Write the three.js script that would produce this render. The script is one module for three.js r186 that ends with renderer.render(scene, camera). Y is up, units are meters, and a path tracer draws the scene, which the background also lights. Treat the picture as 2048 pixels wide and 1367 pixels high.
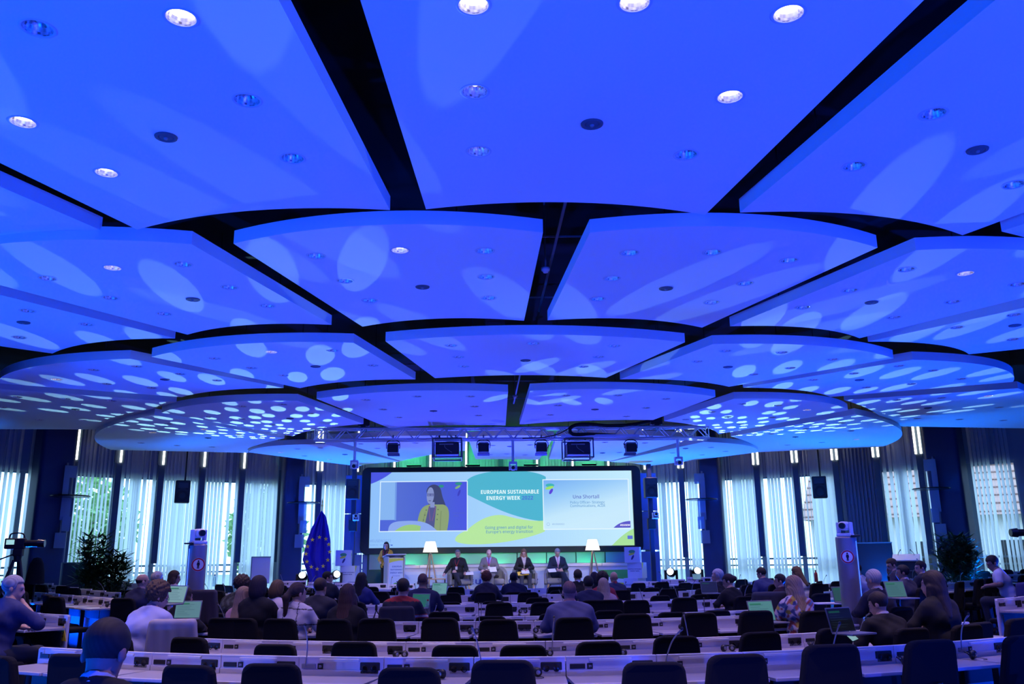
import * as THREE from 'three';
import { mergeGeometries } from 'three/addons/utils/BufferGeometryUtils.js';
import { RoundedBoxGeometry } from 'three/addons/geometries/RoundedBoxGeometry.js';
import { FontLoader } from 'three/addons/loaders/FontLoader.js';
import { RectAreaLightUniformsLib } from 'three/addons/lights/RectAreaLightUniformsLib.js';
RectAreaLightUniformsLib.init();

// ---------------------------------------------------------------- camera, sky, exposure
const SKY_LEVEL = 4.7, DOWN_CD = 17, DIM_CD = 4, UP_CD = 225, STAGE_CD = 38, GOBO_CD = 430, GREEN_CD = 8;
const scene = new THREE.Scene();
const renderer = new THREE.WebGLRenderer({ antialias: true });
renderer.toneMapping = THREE.LinearToneMapping;
renderer.toneMappingExposure = 1.0;
renderer.shadowMap.enabled = true;
const FOCAL = 1730, EYE = [-0.8, 1.70, 0], PITCH = 14.1 * Math.PI / 180, YAW = 2.3 * Math.PI / 180, ROLL = 0.0114;
const camera = new THREE.PerspectiveCamera(2 * Math.atan(683.5 / FOCAL) * 180 / Math.PI, 2048 / 1367, 0.05, 400);
// axes of the lens in room coordinates: x right, y up, d forward (towards the stage; three's -z)
const FW = [Math.sin(YAW) * Math.cos(PITCH), Math.sin(PITCH), Math.cos(YAW) * Math.cos(PITCH)];
const R0 = [Math.cos(YAW), 0, -Math.sin(YAW)];
const U0 = [-Math.sin(YAW) * Math.sin(PITCH), Math.cos(PITCH), -Math.cos(YAW) * Math.sin(PITCH)];
const RT = R0.map((v, i) => v * Math.cos(ROLL) - U0[i] * Math.sin(ROLL));
const UPV = U0.map((v, i) => v * Math.cos(ROLL) + R0[i] * Math.sin(ROLL));
{
  const m = new THREE.Matrix4().makeBasis(new THREE.Vector3(RT[0], RT[1], -RT[2]), new THREE.Vector3(UPV[0], UPV[1], -UPV[2]), new THREE.Vector3(-FW[0], -FW[1], FW[2]));
  camera.position.set(EYE[0], EYE[1], -EYE[2]);
  camera.quaternion.setFromRotationMatrix(m);
}
scene.add(camera);
scene.background = new THREE.Color().setRGB(0.38, 0.66, 1.0);
scene.backgroundIntensity = SKY_LEVEL;

// a pixel of the photograph gives a direction; the point comes from a height, a depth or a distance
const rayOf = (px, py) => [0, 1, 2].map((i) => FW[i] + RT[i] * (px - 1024) / FOCAL + UPV[i] * (683.5 - py) / FOCAL);
const along = (d, t) => [0, 1, 2].map((i) => EYE[i] + d[i] * t);
const onH = (px, py, h) => { const d = rayOf(px, py); return along(d, (h - EYE[1]) / d[1]); };
const onZ = (px, py, z) => { const d = rayOf(px, py); return along(d, (z - EYE[2]) / d[2]); };
const onPlane = (px, py, pl) => { const d = rayOf(px, py); return along(d, (pl[0] + pl[1] * EYE[0] + pl[2] * EYE[2] - EYE[1]) / (d[1] - pl[1] * d[0] - pl[2] * d[2])); }; // y = a + b x + c z
const V = (x, y, z) => new THREE.Vector3(x, y, -z);   // room coordinates (z forward) to three
const VP = (p) => V(p[0], p[1], p[2]);

// ---------------------------------------------------------------- helpers
let seedNow = 12345;
const rnd = () => { seedNow = (seedNow * 1664525 + 1013904223) >>> 0; return seedNow / 4294967296; };
const rr = (a, b) => a + (b - a) * rnd();
const pick = (a) => a[Math.floor(rnd() * a.length)];
const taken = new Map();
const numbered = (n) => { const k = taken.get(n) || 0; taken.set(n, k + 1); return k ? n + '_' + String(k).padStart(3, '0') : n; };
const rgb = (r, g, b) => new THREE.Color().setRGB(r, g, b);
function mat(color, roughness = 0.8, extra = {}) {
  const { metal = 0, ...rest } = extra;
  const K = ('transmission' in rest || 'clearcoat' in rest || 'sheen' in rest) ? THREE.MeshPhysicalMaterial : THREE.MeshStandardMaterial;
  return new K({ color: Array.isArray(color) ? rgb(...color) : color, roughness, metalness: metal, ...rest });
}
function mesh(name, geo, material, parent) {
  const m = new THREE.Mesh(geo, material); m.name = name; m.castShadow = m.receiveShadow = true;
  if (parent) parent.add(m); return m;
}
function tag(o, label, category, group, kind) {
  o.userData.label = label; if (category) o.userData.category = category;
  if (group) o.userData.group = group; if (kind) o.userData.kind = kind; return o;
}
function thing(name, label, category, pos = [0, 0, 0], turn = 0, group) {
  const o = new THREE.Group(); o.name = numbered(name); o.position.copy(VP(pos)); o.rotation.y = turn;
  tag(o, label, category, group); scene.add(o); return o;
}
function struct(name, geo, material, parent) {
  const m = mesh(parent ? name : numbered(name), geo, material, parent || scene);
  if (!parent) m.userData.kind = 'structure'; return m;
}
const box = (w, h, d, x = 0, y = 0, z = 0) => new THREE.BoxGeometry(w, h, d).translate(x, y, z);
const rbox = (w, h, d, r, x = 0, y = 0, z = 0, seg = 2) => new RoundedBoxGeometry(w, h, d, seg, Math.min(r, w / 2.01, h / 2.01, d / 2.01)).translate(x, y, z);
const cyl = (r1, r2, h, x = 0, y = 0, z = 0, n = 16) => new THREE.CylinderGeometry(r1, r2, h, n).translate(x, y, z);
function bar(a, b, r, r2 = r, n = 8) { // a round bar between two three-space points
  const A = new THREE.Vector3(...a), B = new THREE.Vector3(...b), d = B.clone().sub(A), L = d.length();
  return new THREE.CylinderGeometry(r2, r, L, n).translate(0, L / 2, 0).applyQuaternion(new THREE.Quaternion().setFromUnitVectors(new THREE.Vector3(0, 1, 0), d.normalize())).translate(A.x, A.y, A.z);
}
function plank(a, b, w, t) { // a square bar
  const A = new THREE.Vector3(...a), B = new THREE.Vector3(...b), d = B.clone().sub(A), L = d.length();
  return new THREE.BoxGeometry(w, L, t).translate(0, L / 2, 0).applyQuaternion(new THREE.Quaternion().setFromUnitVectors(new THREE.Vector3(0, 1, 0), d.normalize())).translate(A.x, A.y, A.z);
}
const tube = (pts, r, n = 24, rs = 6) => new THREE.TubeGeometry(new THREE.CatmullRomCurve3(pts.map((p) => new THREE.Vector3(...p))), n, r, rs);
const lathe = (pts, n = 20) => new THREE.LatheGeometry(pts.map((p) => new THREE.Vector2(...p)), n);
const merge = (list) => mergeGeometries(list.map((g) => { const q = g.index ? g.toNonIndexed() : g; for (const k of Object.keys(q.attributes)) if (!['position', 'normal', 'uv'].includes(k)) q.deleteAttribute(k); if (!q.attributes.uv) q.setAttribute('uv', new THREE.BufferAttribute(new Float32Array(q.attributes.position.count * 2), 2)); return q; }));
function canvasTex(w, h, draw, srgb = true) {
  const c = document.createElement('canvas'); c.width = w; c.height = h; draw(c.getContext('2d'), w, h);
  const t = new THREE.CanvasTexture(c); if (srgb) t.colorSpace = THREE.SRGBColorSpace; t.magFilter = THREE.LinearFilter; return t;
}
function noiseTex(n, f, reps = 1) {
  const data = new Uint8Array(n * n * 4);
  for (let y = 0; y < n; y++) for (let x = 0; x < n; x++) { const v = Math.max(0, Math.min(255, f(x / n, y / n) * 255)); const i = (y * n + x) * 4; data[i] = data[i + 1] = data[i + 2] = v; data[i + 3] = 255; }
  const t = new THREE.DataTexture(data, n, n); t.wrapS = t.wrapT = THREE.RepeatWrapping; t.magFilter = THREE.LinearFilter; t.repeat.set(reps, reps); t.needsUpdate = true; return t;
}
const fabricBump = noiseTex(64, (x, y) => 0.5 + 0.25 * Math.sin(x * 64 * Math.PI / 2) + 0.25 * Math.sin(y * 64 * Math.PI / 2) + (rnd() - 0.5) * 0.3, 30);
const font = await new FontLoader().loadAsync('fonts/droid/droid_sans_bold.typeface.json');
function textGeo(text, size) {
  const g = new THREE.ShapeGeometry(font.generateShapes(text, size), 2); g.computeBoundingBox();
  const b = g.boundingBox; return g.translate(-(b.min.x + b.max.x) / 2, -(b.min.y + b.max.y) / 2, 0);
}
function emissive(color, level, base = [0.8, 0.8, 0.8]) { const m = mat(base, 0.5); m.emissive = rgb(...color); m.emissiveIntensity = level; return m; }
function spot(parent, pos, target, color, intensity, angle, penumbra = 0.6, size = 1) { // in three space of the parent
  const l = new THREE.SpotLight(rgb(...color), intensity, 0, angle, penumbra, 2);
  l.position.set(...pos); l.target.position.set(...target); l.castShadow = true; l.shadow.radius = size; parent.add(l); parent.add(l.target); return l;
}
const ORD = ['first', 'second', 'third', 'fourth', 'fifth', 'sixth', 'seventh', 'eighth', 'ninth', 'tenth', 'eleventh', 'twelfth', 'thirteenth', 'fourteenth', 'fifteenth', 'sixteenth', 'seventeenth', 'eighteenth', 'nineteenth', 'twentieth'];
// ---------------------------------------------------------------- room shell
const CZ = 12.0, WR = 19.3, STEP = 3.81 * Math.PI / 180;        // centre and radius of the round window wall, angle of one bay
const onWall = (a, r = WR) => [r * Math.sin(a), CZ + r * Math.cos(a)];
const STAGE_Y = 0.70, CEIL = 6.3;
const M = {
  carpet: mat([0.030, 0.032, 0.055], 0.97),
  plenum: mat([0.012, 0.012, 0.016], 0.95),
  wall: mat([0.35, 0.38, 0.42], 0.85),
  column: mat([0.035, 0.05, 0.13], 0.55),
  mullion: mat([0.085, 0.13, 0.18], 0.6),
  frame: mat([0.25, 0.30, 0.34], 0.5, { metal: 0.3 }),
  glass: mat([0.96, 0.98, 0.99], 0.03, { transmission: 1, thickness: 0, ior: 1.45 }),
  panel: mat([0.80, 0.80, 0.82], 0.92),
  white: mat([0.74, 0.73, 0.75], 0.5),
  desk: mat([0.74, 0.68, 0.72], 0.5),
  deskTop: mat([0.44, 0.41, 0.46], 0.35),
  black: mat([0.012, 0.012, 0.014], 0.6),
  blackGloss: mat([0.012, 0.012, 0.015], 0.25),
  grey: mat([0.22, 0.22, 0.24], 0.5),
  silver: mat([0.72, 0.72, 0.75], 0.35, { metal: 0.45 }),
  steel: mat([0.36, 0.33, 0.34], 0.5, { metal: 0.6 }),
  chair: mat([0.0035, 0.003, 0.005], 1.0, { bumpMap: fabricBump, bumpScale: 0.001 }),
  chairFrame: mat([0.02, 0.02, 0.022], 0.4),
  wood: mat([0.55, 0.36, 0.20], 0.5),
  gold: mat([0.75, 0.55, 0.15], 0.35, { metal: 0.8 }),
};
{ // carpet grain and paint grain
  const g = noiseTex(128, () => 0.55 + 0.45 * rnd(), 60); M.carpet.bumpMap = g; M.carpet.bumpScale = 0.003;
  const p = noiseTex(64, () => 0.5 + 0.5 * rnd(), 12); M.panel.bumpMap = p; M.panel.bumpScale = 0.0003;
}
{ const g = new THREE.CylinderGeometry(WR + 0.35, WR + 0.35, 0.3, 96).translate(0, -0.15, -CZ); struct('floor', g, M.carpet); }
{ const g = new THREE.CylinderGeometry(WR + 0.35, WR + 0.35, 0.3, 96).translate(0, CEIL + 0.15, -CZ); struct('ceiling', g, M.plenum); }
// a curved strip between two angles, radii and heights
function arcStrip(a0, a1, r0, r1, y0, y1, n = 2) {
  const pos = [], idx = [];
  for (let i = 0; i <= n; i++) { const a = a0 + (a1 - a0) * i / n; for (const [r, y] of [[r0, y0], [r0, y1], [r1, y1], [r1, y0]]) { const [x, z] = onWall(a, r); pos.push(x, y, -z); } }
  for (let i = 0; i < n; i++) for (let k = 0; k < 4; k++) { const a = i * 4 + k, b = i * 4 + (k + 1) % 4, c = a + 4, d = b + 4; idx.push(a, b, c, b, d, c); }
  idx.push(0, 2, 1, 0, 3, 2); const e = n * 4; idx.push(e, e + 1, e + 2, e, e + 2, e + 3);
  const g = new THREE.BufferGeometry(); g.setAttribute('position', new THREE.Float32BufferAttribute(pos, 3)); g.setIndex(idx);
  const q = g.toNonIndexed(); q.computeVertexNormals(); q.setAttribute('uv', new THREE.Float32BufferAttribute(new Float32Array(q.attributes.position.count * 2), 2)); return q;
}
const HEAD = 4.33, SILL = 0.35, KMAX = 13;
const solidBay = (k) => k === 9 || (k >= -3 && k <= 2);         // bays without glass: behind the screen and the closed bay
// back half of the drum (behind the photographer) and lintel, sill, blind bays
struct('wall_back', arcStrip(KMAX * STEP, 2 * Math.PI - KMAX * STEP, WR, WR + 0.3, 0, CEIL, 72), M.wall);
struct('wall_front', merge([arcStrip(-KMAX * STEP, KMAX * STEP, WR, WR + 0.3, HEAD, CEIL, 52), arcStrip(-KMAX * STEP, KMAX * STEP, WR, WR + 0.3, 0, SILL, 52),
  ...[...Array(2 * KMAX).keys()].map((i) => i - KMAX).filter(solidBay).map((k) => arcStrip(k * STEP, (k + 1) * STEP, WR, WR + 0.3, SILL, HEAD, 2))]), M.wall);
// windows: frame bars and two panes per bay
let windowNo = 0;
for (let k = -KMAX; k < KMAX; k++) {
  if (solidBay(k)) continue;
  const a0 = k * STEP, a1 = (k + 1) * STEP, w = struct('window_' + (++windowNo), merge([arcStrip(a0, a0 + 0.0035, WR + 0.08, WR + 0.16, SILL, HEAD, 1), arcStrip(a1 - 0.0035, a1, WR + 0.08, WR + 0.16, SILL, HEAD, 1),
    arcStrip(a0, a1, WR + 0.08, WR + 0.16, SILL, SILL + 0.07, 2), arcStrip(a0, a1, WR + 0.08, WR + 0.16, HEAD - 0.07, HEAD, 2)]), M.frame);
  mesh('transom', arcStrip(a0, a1, WR + 0.08, WR + 0.16, 1.60, 1.66, 2), M.frame, w);
  mesh('transom', arcStrip(a0, a1, WR + 0.08, WR + 0.16, 1.40, 1.45, 2), M.frame, w);
  mesh('pane', arcStrip(a0, a1, WR + 0.118, WR + 0.122, 1.66, HEAD, 2), M.glass, w);
  mesh('pane', arcStrip(a0, a1, WR + 0.118, WR + 0.122, SILL, 1.40, 2), M.glass, w);
}
// mullion strips with the tube lights above them
const tubeMat = emissive([1, 0.97, 0.86], 3.2);
const sideWord = (k) => (k < 0 ? 'flag side' : 'lone-palm side');
let trimNo = 0;
for (let k = -KMAX + 1; k <= KMAX - 1; k++) {
  const a = k * STEP, [x, z] = onWall(a, WR - 0.16);
  if (Math.abs(k) === 12) continue;
  const behind = Math.abs(k) <= 4;
  const t = struct('trim_' + (++trimNo), rbox(0.18, behind ? 6.0 : 3.0, 0.07, 0.01), M.mullion);
  t.position.copy(V(x, behind ? 3.0 : 3.2, z)); t.rotation.y = -a;
  if (k === 0 || Math.abs(k) === 6) continue;
  const g = thing('tube_light', (Math.abs(k) < 4 ? 'glowing upright tube light above the screen, ' : 'glowing upright tube lights under the ceiling, ') + ORD[Math.abs(k) - 1] + ' from the room axis, ' + sideWord(k), 'light', [x, 4.70, z], -a, 'upright tube lights between the blinds');
  const back = mesh('back_plate', box(0.26, 1.45, 0.03, 0, 0.725, 0), M.mullion, g);
  const two = k > 4 || k < -4 && k > -7;
  for (const s of two ? [-1, 1] : [0.35]) mesh('tube', cyl(0.032, 0.032, 1.4, s * 0.075, 0.72, 0.05, 10), tubeMat, g);
  const l = new THREE.RectAreaLight(rgb(1, 0.97, 0.88), 1.1, 0.16, 1.4); l.position.set(0, 0.72, 0.10); l.rotation.y = Math.PI; g.add(l);
}
// vertical blinds
const slatMat = [mat([0.86, 0.88, 0.88], 1, { transmission: 0.72, thickness: 0 }), mat([0.80, 0.84, 0.86], 1, { transmission: 0.62, thickness: 0 })];
const slatDark = mat([0.22, 0.25, 0.34], 1);
const slatGreen = mat([0.55, 0.58, 0.56], 0.95);
const slatGeo = (() => { const g = new THREE.PlaneGeometry(0.127, 5.75, 3, 1); const p = g.attributes.position; for (let i = 0; i < p.count; i++) p.setZ(i, -0.9 * p.getX(i) * p.getX(i)); g.computeVertexNormals(); return g; })();
for (let k = -KMAX; k < KMAX; k++) {
  const a0 = k * STEP + 0.0045, a1 = (k + 1) * STEP - 0.0045, am = (a0 + a1) / 2, [bx, bz] = onWall(am, WR - 0.07);
  const inner = k >= -3 && k <= 2;
  const kk = k < 0 ? -k : k + 1;
  const g = thing('vertical_blind', (inner ? 'vertical blind lit green behind the screen, ' : k === 9 ? 'closed dark blue vertical blind, ' : 'backlit white vertical blind, ') + ORD[kk - 1] + ' bay from room axis, ' + sideWord(k), 'blind', [bx, 0, bz], -am, 'vertical blinds on the round window wall');
  mesh('head_rail', box(WR * (a1 - a0), 0.05, 0.06, 0, 6.02, 0), M.frame, g);
  const n = 10, open = k === 9 || inner ? 1.15 : pick([1.12, 0.95, 1.2, 0.85, 1.15]), bunch = !(k === 9 || inner) && rnd() < 0.35 ? rr(0.06, 0.16) : 0;
  for (let i = 0; i < n; i++) {
    let u = (i + 0.5) / n; if (bunch) u += bunch * Math.sin(u * Math.PI * 2) * 0.8;
    const s = mesh('slat', slatGeo, k === 9 ? slatDark : inner ? slatGreen : slatMat[i % 2], g);
    const tilt = open + rr(-0.12, 0.12) + (!inner && k !== 9 && rnd() < 0.14 ? -0.75 : 0);
    s.position.set((u - 0.5) * WR * (a1 - a0), 3.12, 0); s.rotation.y = (Math.PI / 2 - tilt) * (k < 0 ? 1 : -1);
    if (k === 11 && i > 5) s.rotation.z = 0.03;
  }
}
// columns
const colSpecs = [[-44.2, 0.95, 'broad dark blue column beside the video camera tripod'], [-22.0, 0.72, 'dark blue column between the flag and the display board'], [22.2, 0.72, 'dark blue column between the speaker pole and the hanging loudspeaker'], [44.6, 0.95, 'broad dark blue column behind the single potted palm']];
const platesMat = mat([0.45, 0.55, 0.75], 0.25, { transmission: 0.55, thickness: 0 });
for (const [deg, w, label] of colSpecs) {
  const a = deg * Math.PI / 180, [x, z] = onWall(a, WR - 0.75), o = thing('column', label, 'column', [x, 0, z], -a);
  o.userData.kind = 'structure';
  mesh('shaft', rbox(w, CEIL, w * 0.8, 0.12, 0, CEIL / 2, 0, 4), M.column, o);
  const [sx, sz] = onWall(a - Math.sign(deg) * 0.012, WR - 0.75 - w * 0.4 - 0.12), s = thing('glass_sconce', 'stepped glass plate wall light on the ' + label.replace('dark blue ', ''), 'wall light', [sx, 2.9, sz], -a, 'glass plate sconces on the columns');
  for (const [px, py, pw, ph, pz] of [[0.08, 1.55, 0.34, 0.34, 0.03], [-0.02, 1.2, 0.16, 0.75, 0.06], [0.06, 0.55, 0.26, 0.7, 0.0], [0.10, 0.1, 0.22, 0.4, 0.05], [0.0, -0.35, 0.3, 0.42, 0.02]])
    mesh('glass_plate', rbox(pw, ph, 0.015, 0.004, px * -Math.sign(deg), py - 0.2, pz), platesMat, s);
  mesh('disc', lathe([[0.001, 0.0], [0.5, 0.0], [0.52, 0.015], [0.5, 0.035], [0.001, 0.05]], 28).translate(0, 0.62, 0.42), M.blackGloss, s);
  mesh('bracket', merge([box(0.05, 2.2, 0.03, 0, 0.5, -0.04), bar([0, 0.64, 0], [0, 0.64, 0.42], 0.02)]), M.grey, s);
}
// stage
{
  const pts = []; for (let i = 0; i <= 24; i++) { const x = -6.4 + 12.8 * i / 24; pts.push([x, 26.5 + 0.012 * x * x]); }
  const sh = new THREE.Shape(); pts.forEach(([x, z], i) => (i ? sh.lineTo(x, z) : sh.moveTo(x, z))); sh.lineTo(6.4, 30.0); sh.lineTo(-6.4, 30.0); sh.closePath();
  const g = new THREE.ExtrudeGeometry(sh, { depth: STAGE_Y, bevelEnabled: false }).rotateX(-Math.PI / 2);
  const s = struct('floor_stage', g, mat([0.16, 0.20, 0.30], 0.6));
  s.userData.label = 'raised stage platform in front of the screen';
}
// ---------------------------------------------------------------- hanging ceiling panels with downlights and round speakers
const HN = 4.80, HF = 4.90;
const w_ = (x, z) => ({ w: [x, z] });
const SIDE = { L: 'flag-side ', R: 'lone-palm-side ', C: '' };
// [row from the stage, place in the row, side, near left, near right, far left, far right, near bulge, far bulge, downlights [px,py,lit], speaker]
const PANELS = [
  [5, 'middle', 'C', w_(-1.50, 3.85), w_(1.83, 3.85), [852, 418], [1410, 430], 0.4, 0.25, [[947, 10, 1], [1269, 5, 1], [1577, 27, 1], [950, 183, 2], [1460, 193, 1], [957, 302, 2], [1372, 309]], [1184, 247]],
  [5, 'second', 'L', w_(-5.3, 4.6), w_(-1.98, 3.9), [275, 459], [780, 420], 0.4, 0.25, [[75, 56], [362, 35, 1], [494, 200], [46, 244, 1], [213, 345, 1], [585, 316]], [332, 273]],
  [5, 'outermost', 'L', w_(-9.0, 7.0), w_(-5.75, 4.75), w_(-7.0, 10.2), [203, 460], 0.4, 0.25, [], null],
  [5, 'second', 'R', w_(2.25, 3.9), w_(5.5, 4.7), [1480, 425], [1925, 470], 0.4, 0.25, [[1867, 227], [1708, 332], [2028, 369]], [1955, 299]],
  [5, 'outermost', 'R', w_(5.95, 4.85), w_(9.2, 7.2), [2003, 462], w_(7.2, 10.3), 0.4, 0.25, [], null],
  [4, 'third', 'L', [-330, 645], [-170, 547], [105, 705], [350, 678], 0.35, 0.3, [[38, 674], [173, 648], [55, 621]], [47, 644]],
  [4, 'second', 'L', [-170, 525], [383, 488], [375, 669], [663, 649], 0.38, 0.3, [[225, 535, 1], [366, 528], [95, 556, 2], [459, 574], [221, 595], [535, 611], [328, 627]], [386, 598]],
  [4, 'inner', 'L', [467, 487], [1086, 465], [725, 653], [1048, 641], 0.38, 0.3, [[632, 511], [800, 500, 1], [970, 501], [690, 561], [972, 553], [739, 600], [977, 595]], [845, 573]],
  [4, 'inner', 'R', [1180, 465], [1755, 495], [1095, 640], [1404, 655], 0.38, 0.3, [[1259, 505], [1424, 504], [1578, 520], [1224, 556], [1490, 566], [1195, 597], [1423, 604, 2]], [1332, 576]],
  [4, 'second', 'R', [1832, 500], [2230, 550], [1460, 652], [1719, 676], 0.38, 0.3, [[1813, 538], [1931, 546, 1], [2035, 568], [1700, 580], [1606, 614], [1905, 603], [1788, 634]], [1743, 604]],
  [4, 'third', 'R', [2230, 576], [2400, 661], [1736, 684], [1938, 707], 0.35, 0.3, [[2028, 629], [1914, 654], [2026, 678]], [2030, 650]],
  [3, 'third', 'L', [-120, 857], [-5, 777], [235, 859], [353, 803], 0.3, 0.25, [[34, 793], [132, 797], [223, 801], [78, 839], [166, 840], [5, 814]], [152, 818]],
  [3, 'second', 'L', [-5, 766], [260, 717], [364, 793], [567, 776], 0.5, 0.3, [[113, 758, 1], [187, 739], [273, 732], [360, 747], [434, 760], [213, 767], [303, 775]], [330, 758]],
  [3, 'inner', 'L', [303, 713], [707, 685], [600, 776], [831, 758], 0.42, 0.3, [[429, 716], [543, 703, 1], [664, 700], [746, 730], [503, 735], [567, 750]], [631, 732]],
  [3, 'middle', 'C', [771, 682], [1370, 684], [870, 756], [1212, 755], 0.48, 0.3, [[902, 690], [1067, 686], [1229, 691], [917, 713], [1197, 713], [928, 732], [1167, 732]], [1051, 720]],
  [3, 'inner', 'R', [1425, 688], [1787, 716], [1240, 758], [1458, 773], 0.42, 0.3, [[1451, 701], [1564, 704], [1665, 718], [1395, 722], [1581, 735], [1507, 748]], [1456, 733]],
  [3, 'second', 'R', [1825, 719], [2026, 763], [1486, 775], [1661, 793], 0.5, 0.3, [[1798, 731], [1866, 740], [1923, 757], [1708, 746], [1627, 759], [1824, 767], [1733, 774]], [1719, 759]],
  [3, 'third', 'R', [2036, 776], [2110, 857], [1688, 799], [1765, 852], 0.3, 0.25, [[1883, 795], [1977, 791, 1], [1795, 799], [1998, 814], [1835, 836], [1919, 838], [2007, 840]], [1856, 815]],
  [2, 'outermost', 'L', [222, 899], [309, 829], [496, 905], [569, 876], 0.75, 0.25, [[305, 864, 1], [408, 858, 1], [282, 885], [354, 890, 2], [424, 893], [477, 868], [336, 847]], [416, 875]],
  [2, 'second', 'L', [323, 825], [595, 801], [586, 873], [727, 846], 0.55, 0.3, [[414, 833], [484, 812, 2], [483, 837], [546, 849], [565, 808], [620, 826]], [580, 836]],
  [2, 'inner', 'L', [633, 797], [1016, 783], [778, 855], [1011, 851], 0.5, 0.3, [[732, 799], [834, 792], [941, 792], [766, 818], [949, 812], [797, 834], [957, 830]], [867, 821]],
  [2, 'inner', 'R', [1060, 781], [1431, 793], [1039, 850], [1306, 838], 0.5, 0.3, [[1132, 790], [1236, 790], [1332, 797], [1116, 810], [1292, 815], [1100, 829], [1253, 832]], [1190, 818]],
  [2, 'second', 'R', [1468, 797], [1696, 820], [1328, 840], [1437, 869], 0.55, 0.3, [[1485, 807], [1556, 810], [1614, 819, 1], [1424, 823], [1546, 834], [1480, 847], [1372, 838]], [1456, 833]],
  [2, 'outermost', 'R', [1710, 828], [1764, 893], [1461, 872], [1513, 904], 0.75, 0.25, [[1684, 845], [1702, 861], [1713, 878, 1], [1644, 884], [1575, 889], [1612, 857], [1543, 867]], [1591, 873]],
  [1, 'outermost', 'L', [497, 904], [651, 888], [717, 932], [800, 923], 0.6, 0.25, [[561, 904, 1], [659, 918, 1], [609, 911], [595, 897], [640, 895]], [690, 908]],
  [1, 'inner', 'L', [668, 880], [932, 872], [802, 921], [930, 901], 0.4, 0.2, [[721, 887], [755, 896], [831, 885], [870, 890]], [790, 903]],
  [1, 'middle', 'C', [936, 874], [1108, 873], [951, 918], [1078, 919], 0.3, 0.1, [[980, 908], [1013, 907], [1050, 909], [985, 890], [1060, 889]], [1020, 892]],
  [1, 'inner', 'R', [1114, 872], [1385, 876], [1098, 918], [1218, 922], 0.4, 0.2, [[1173, 895], [1239, 904], [1290, 885], [1210, 884]], [1205, 905]],
  [1, 'outermost', 'R', [1408, 883], [1514, 904], [1220, 923], [1293, 932], 0.5, 0.25, [[1422, 894], [1451, 902], [1404, 909], [1345, 905], [1300, 922]], [1371, 896]],
];
const TH = 0.14;
const reflectorGeo = lathe([[0.088, 0.0], [0.082, 0.012], [0.07, 0.05], [0.045, 0.085], [0.012, 0.1], [0.0005, 0.1]], 20);
const trimGeo = lathe([[0.086, 0.002], [0.088, -0.006], [0.104, -0.004], [0.106, 0.001]], 24);
const lampGeo = new THREE.SphereGeometry(0.024, 12, 8).translate(0, 0.065, 0);
const lampOnGeo = lathe([[0.0005, 0.045], [0.07, 0.045], [0.074, 0.05], [0.0005, 0.062]], 20);
const reflectorTex = canvasTex(128, 64, (c, w, h) => { c.fillStyle = '#d8d4d0'; c.fillRect(0, 0, w, h); for (let y = 0; y < 8; y++) for (let x = 0; x < 24; x++) { const v = 120 + Math.floor(rnd() * 135); c.fillStyle = `rgb(${v},${v - 4},${v - 8})`; c.fillRect((x + (y % 2) / 2) * w / 24, y * h / 8, w / 24 - 1, h / 8 - 1); } });
const reflectorMat = new THREE.MeshStandardMaterial({ map: reflectorTex, metalness: 0.75, roughness: 0.35 });
const lampOff = mat([0.7, 0.68, 0.62], 0.2), lampDim = emissive([1, 0.86, 0.72], 2.2), lampLow = emissive([1, 0.84, 0.78], 0.9), lampOn = emissive([1, 0.92, 0.86], 7);
const trimMat = mat([0.65, 0.66, 0.7], 0.6);
const speakerMat = mat([0.10, 0.11, 0.14], 0.8);
const speakerGeo = lathe([[0.0005, -0.012], [0.045, -0.012], [0.05, -0.006], [0.058, -0.006], [0.062, -0.014], [0.082, -0.010], [0.086, 0.004]], 20);
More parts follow.
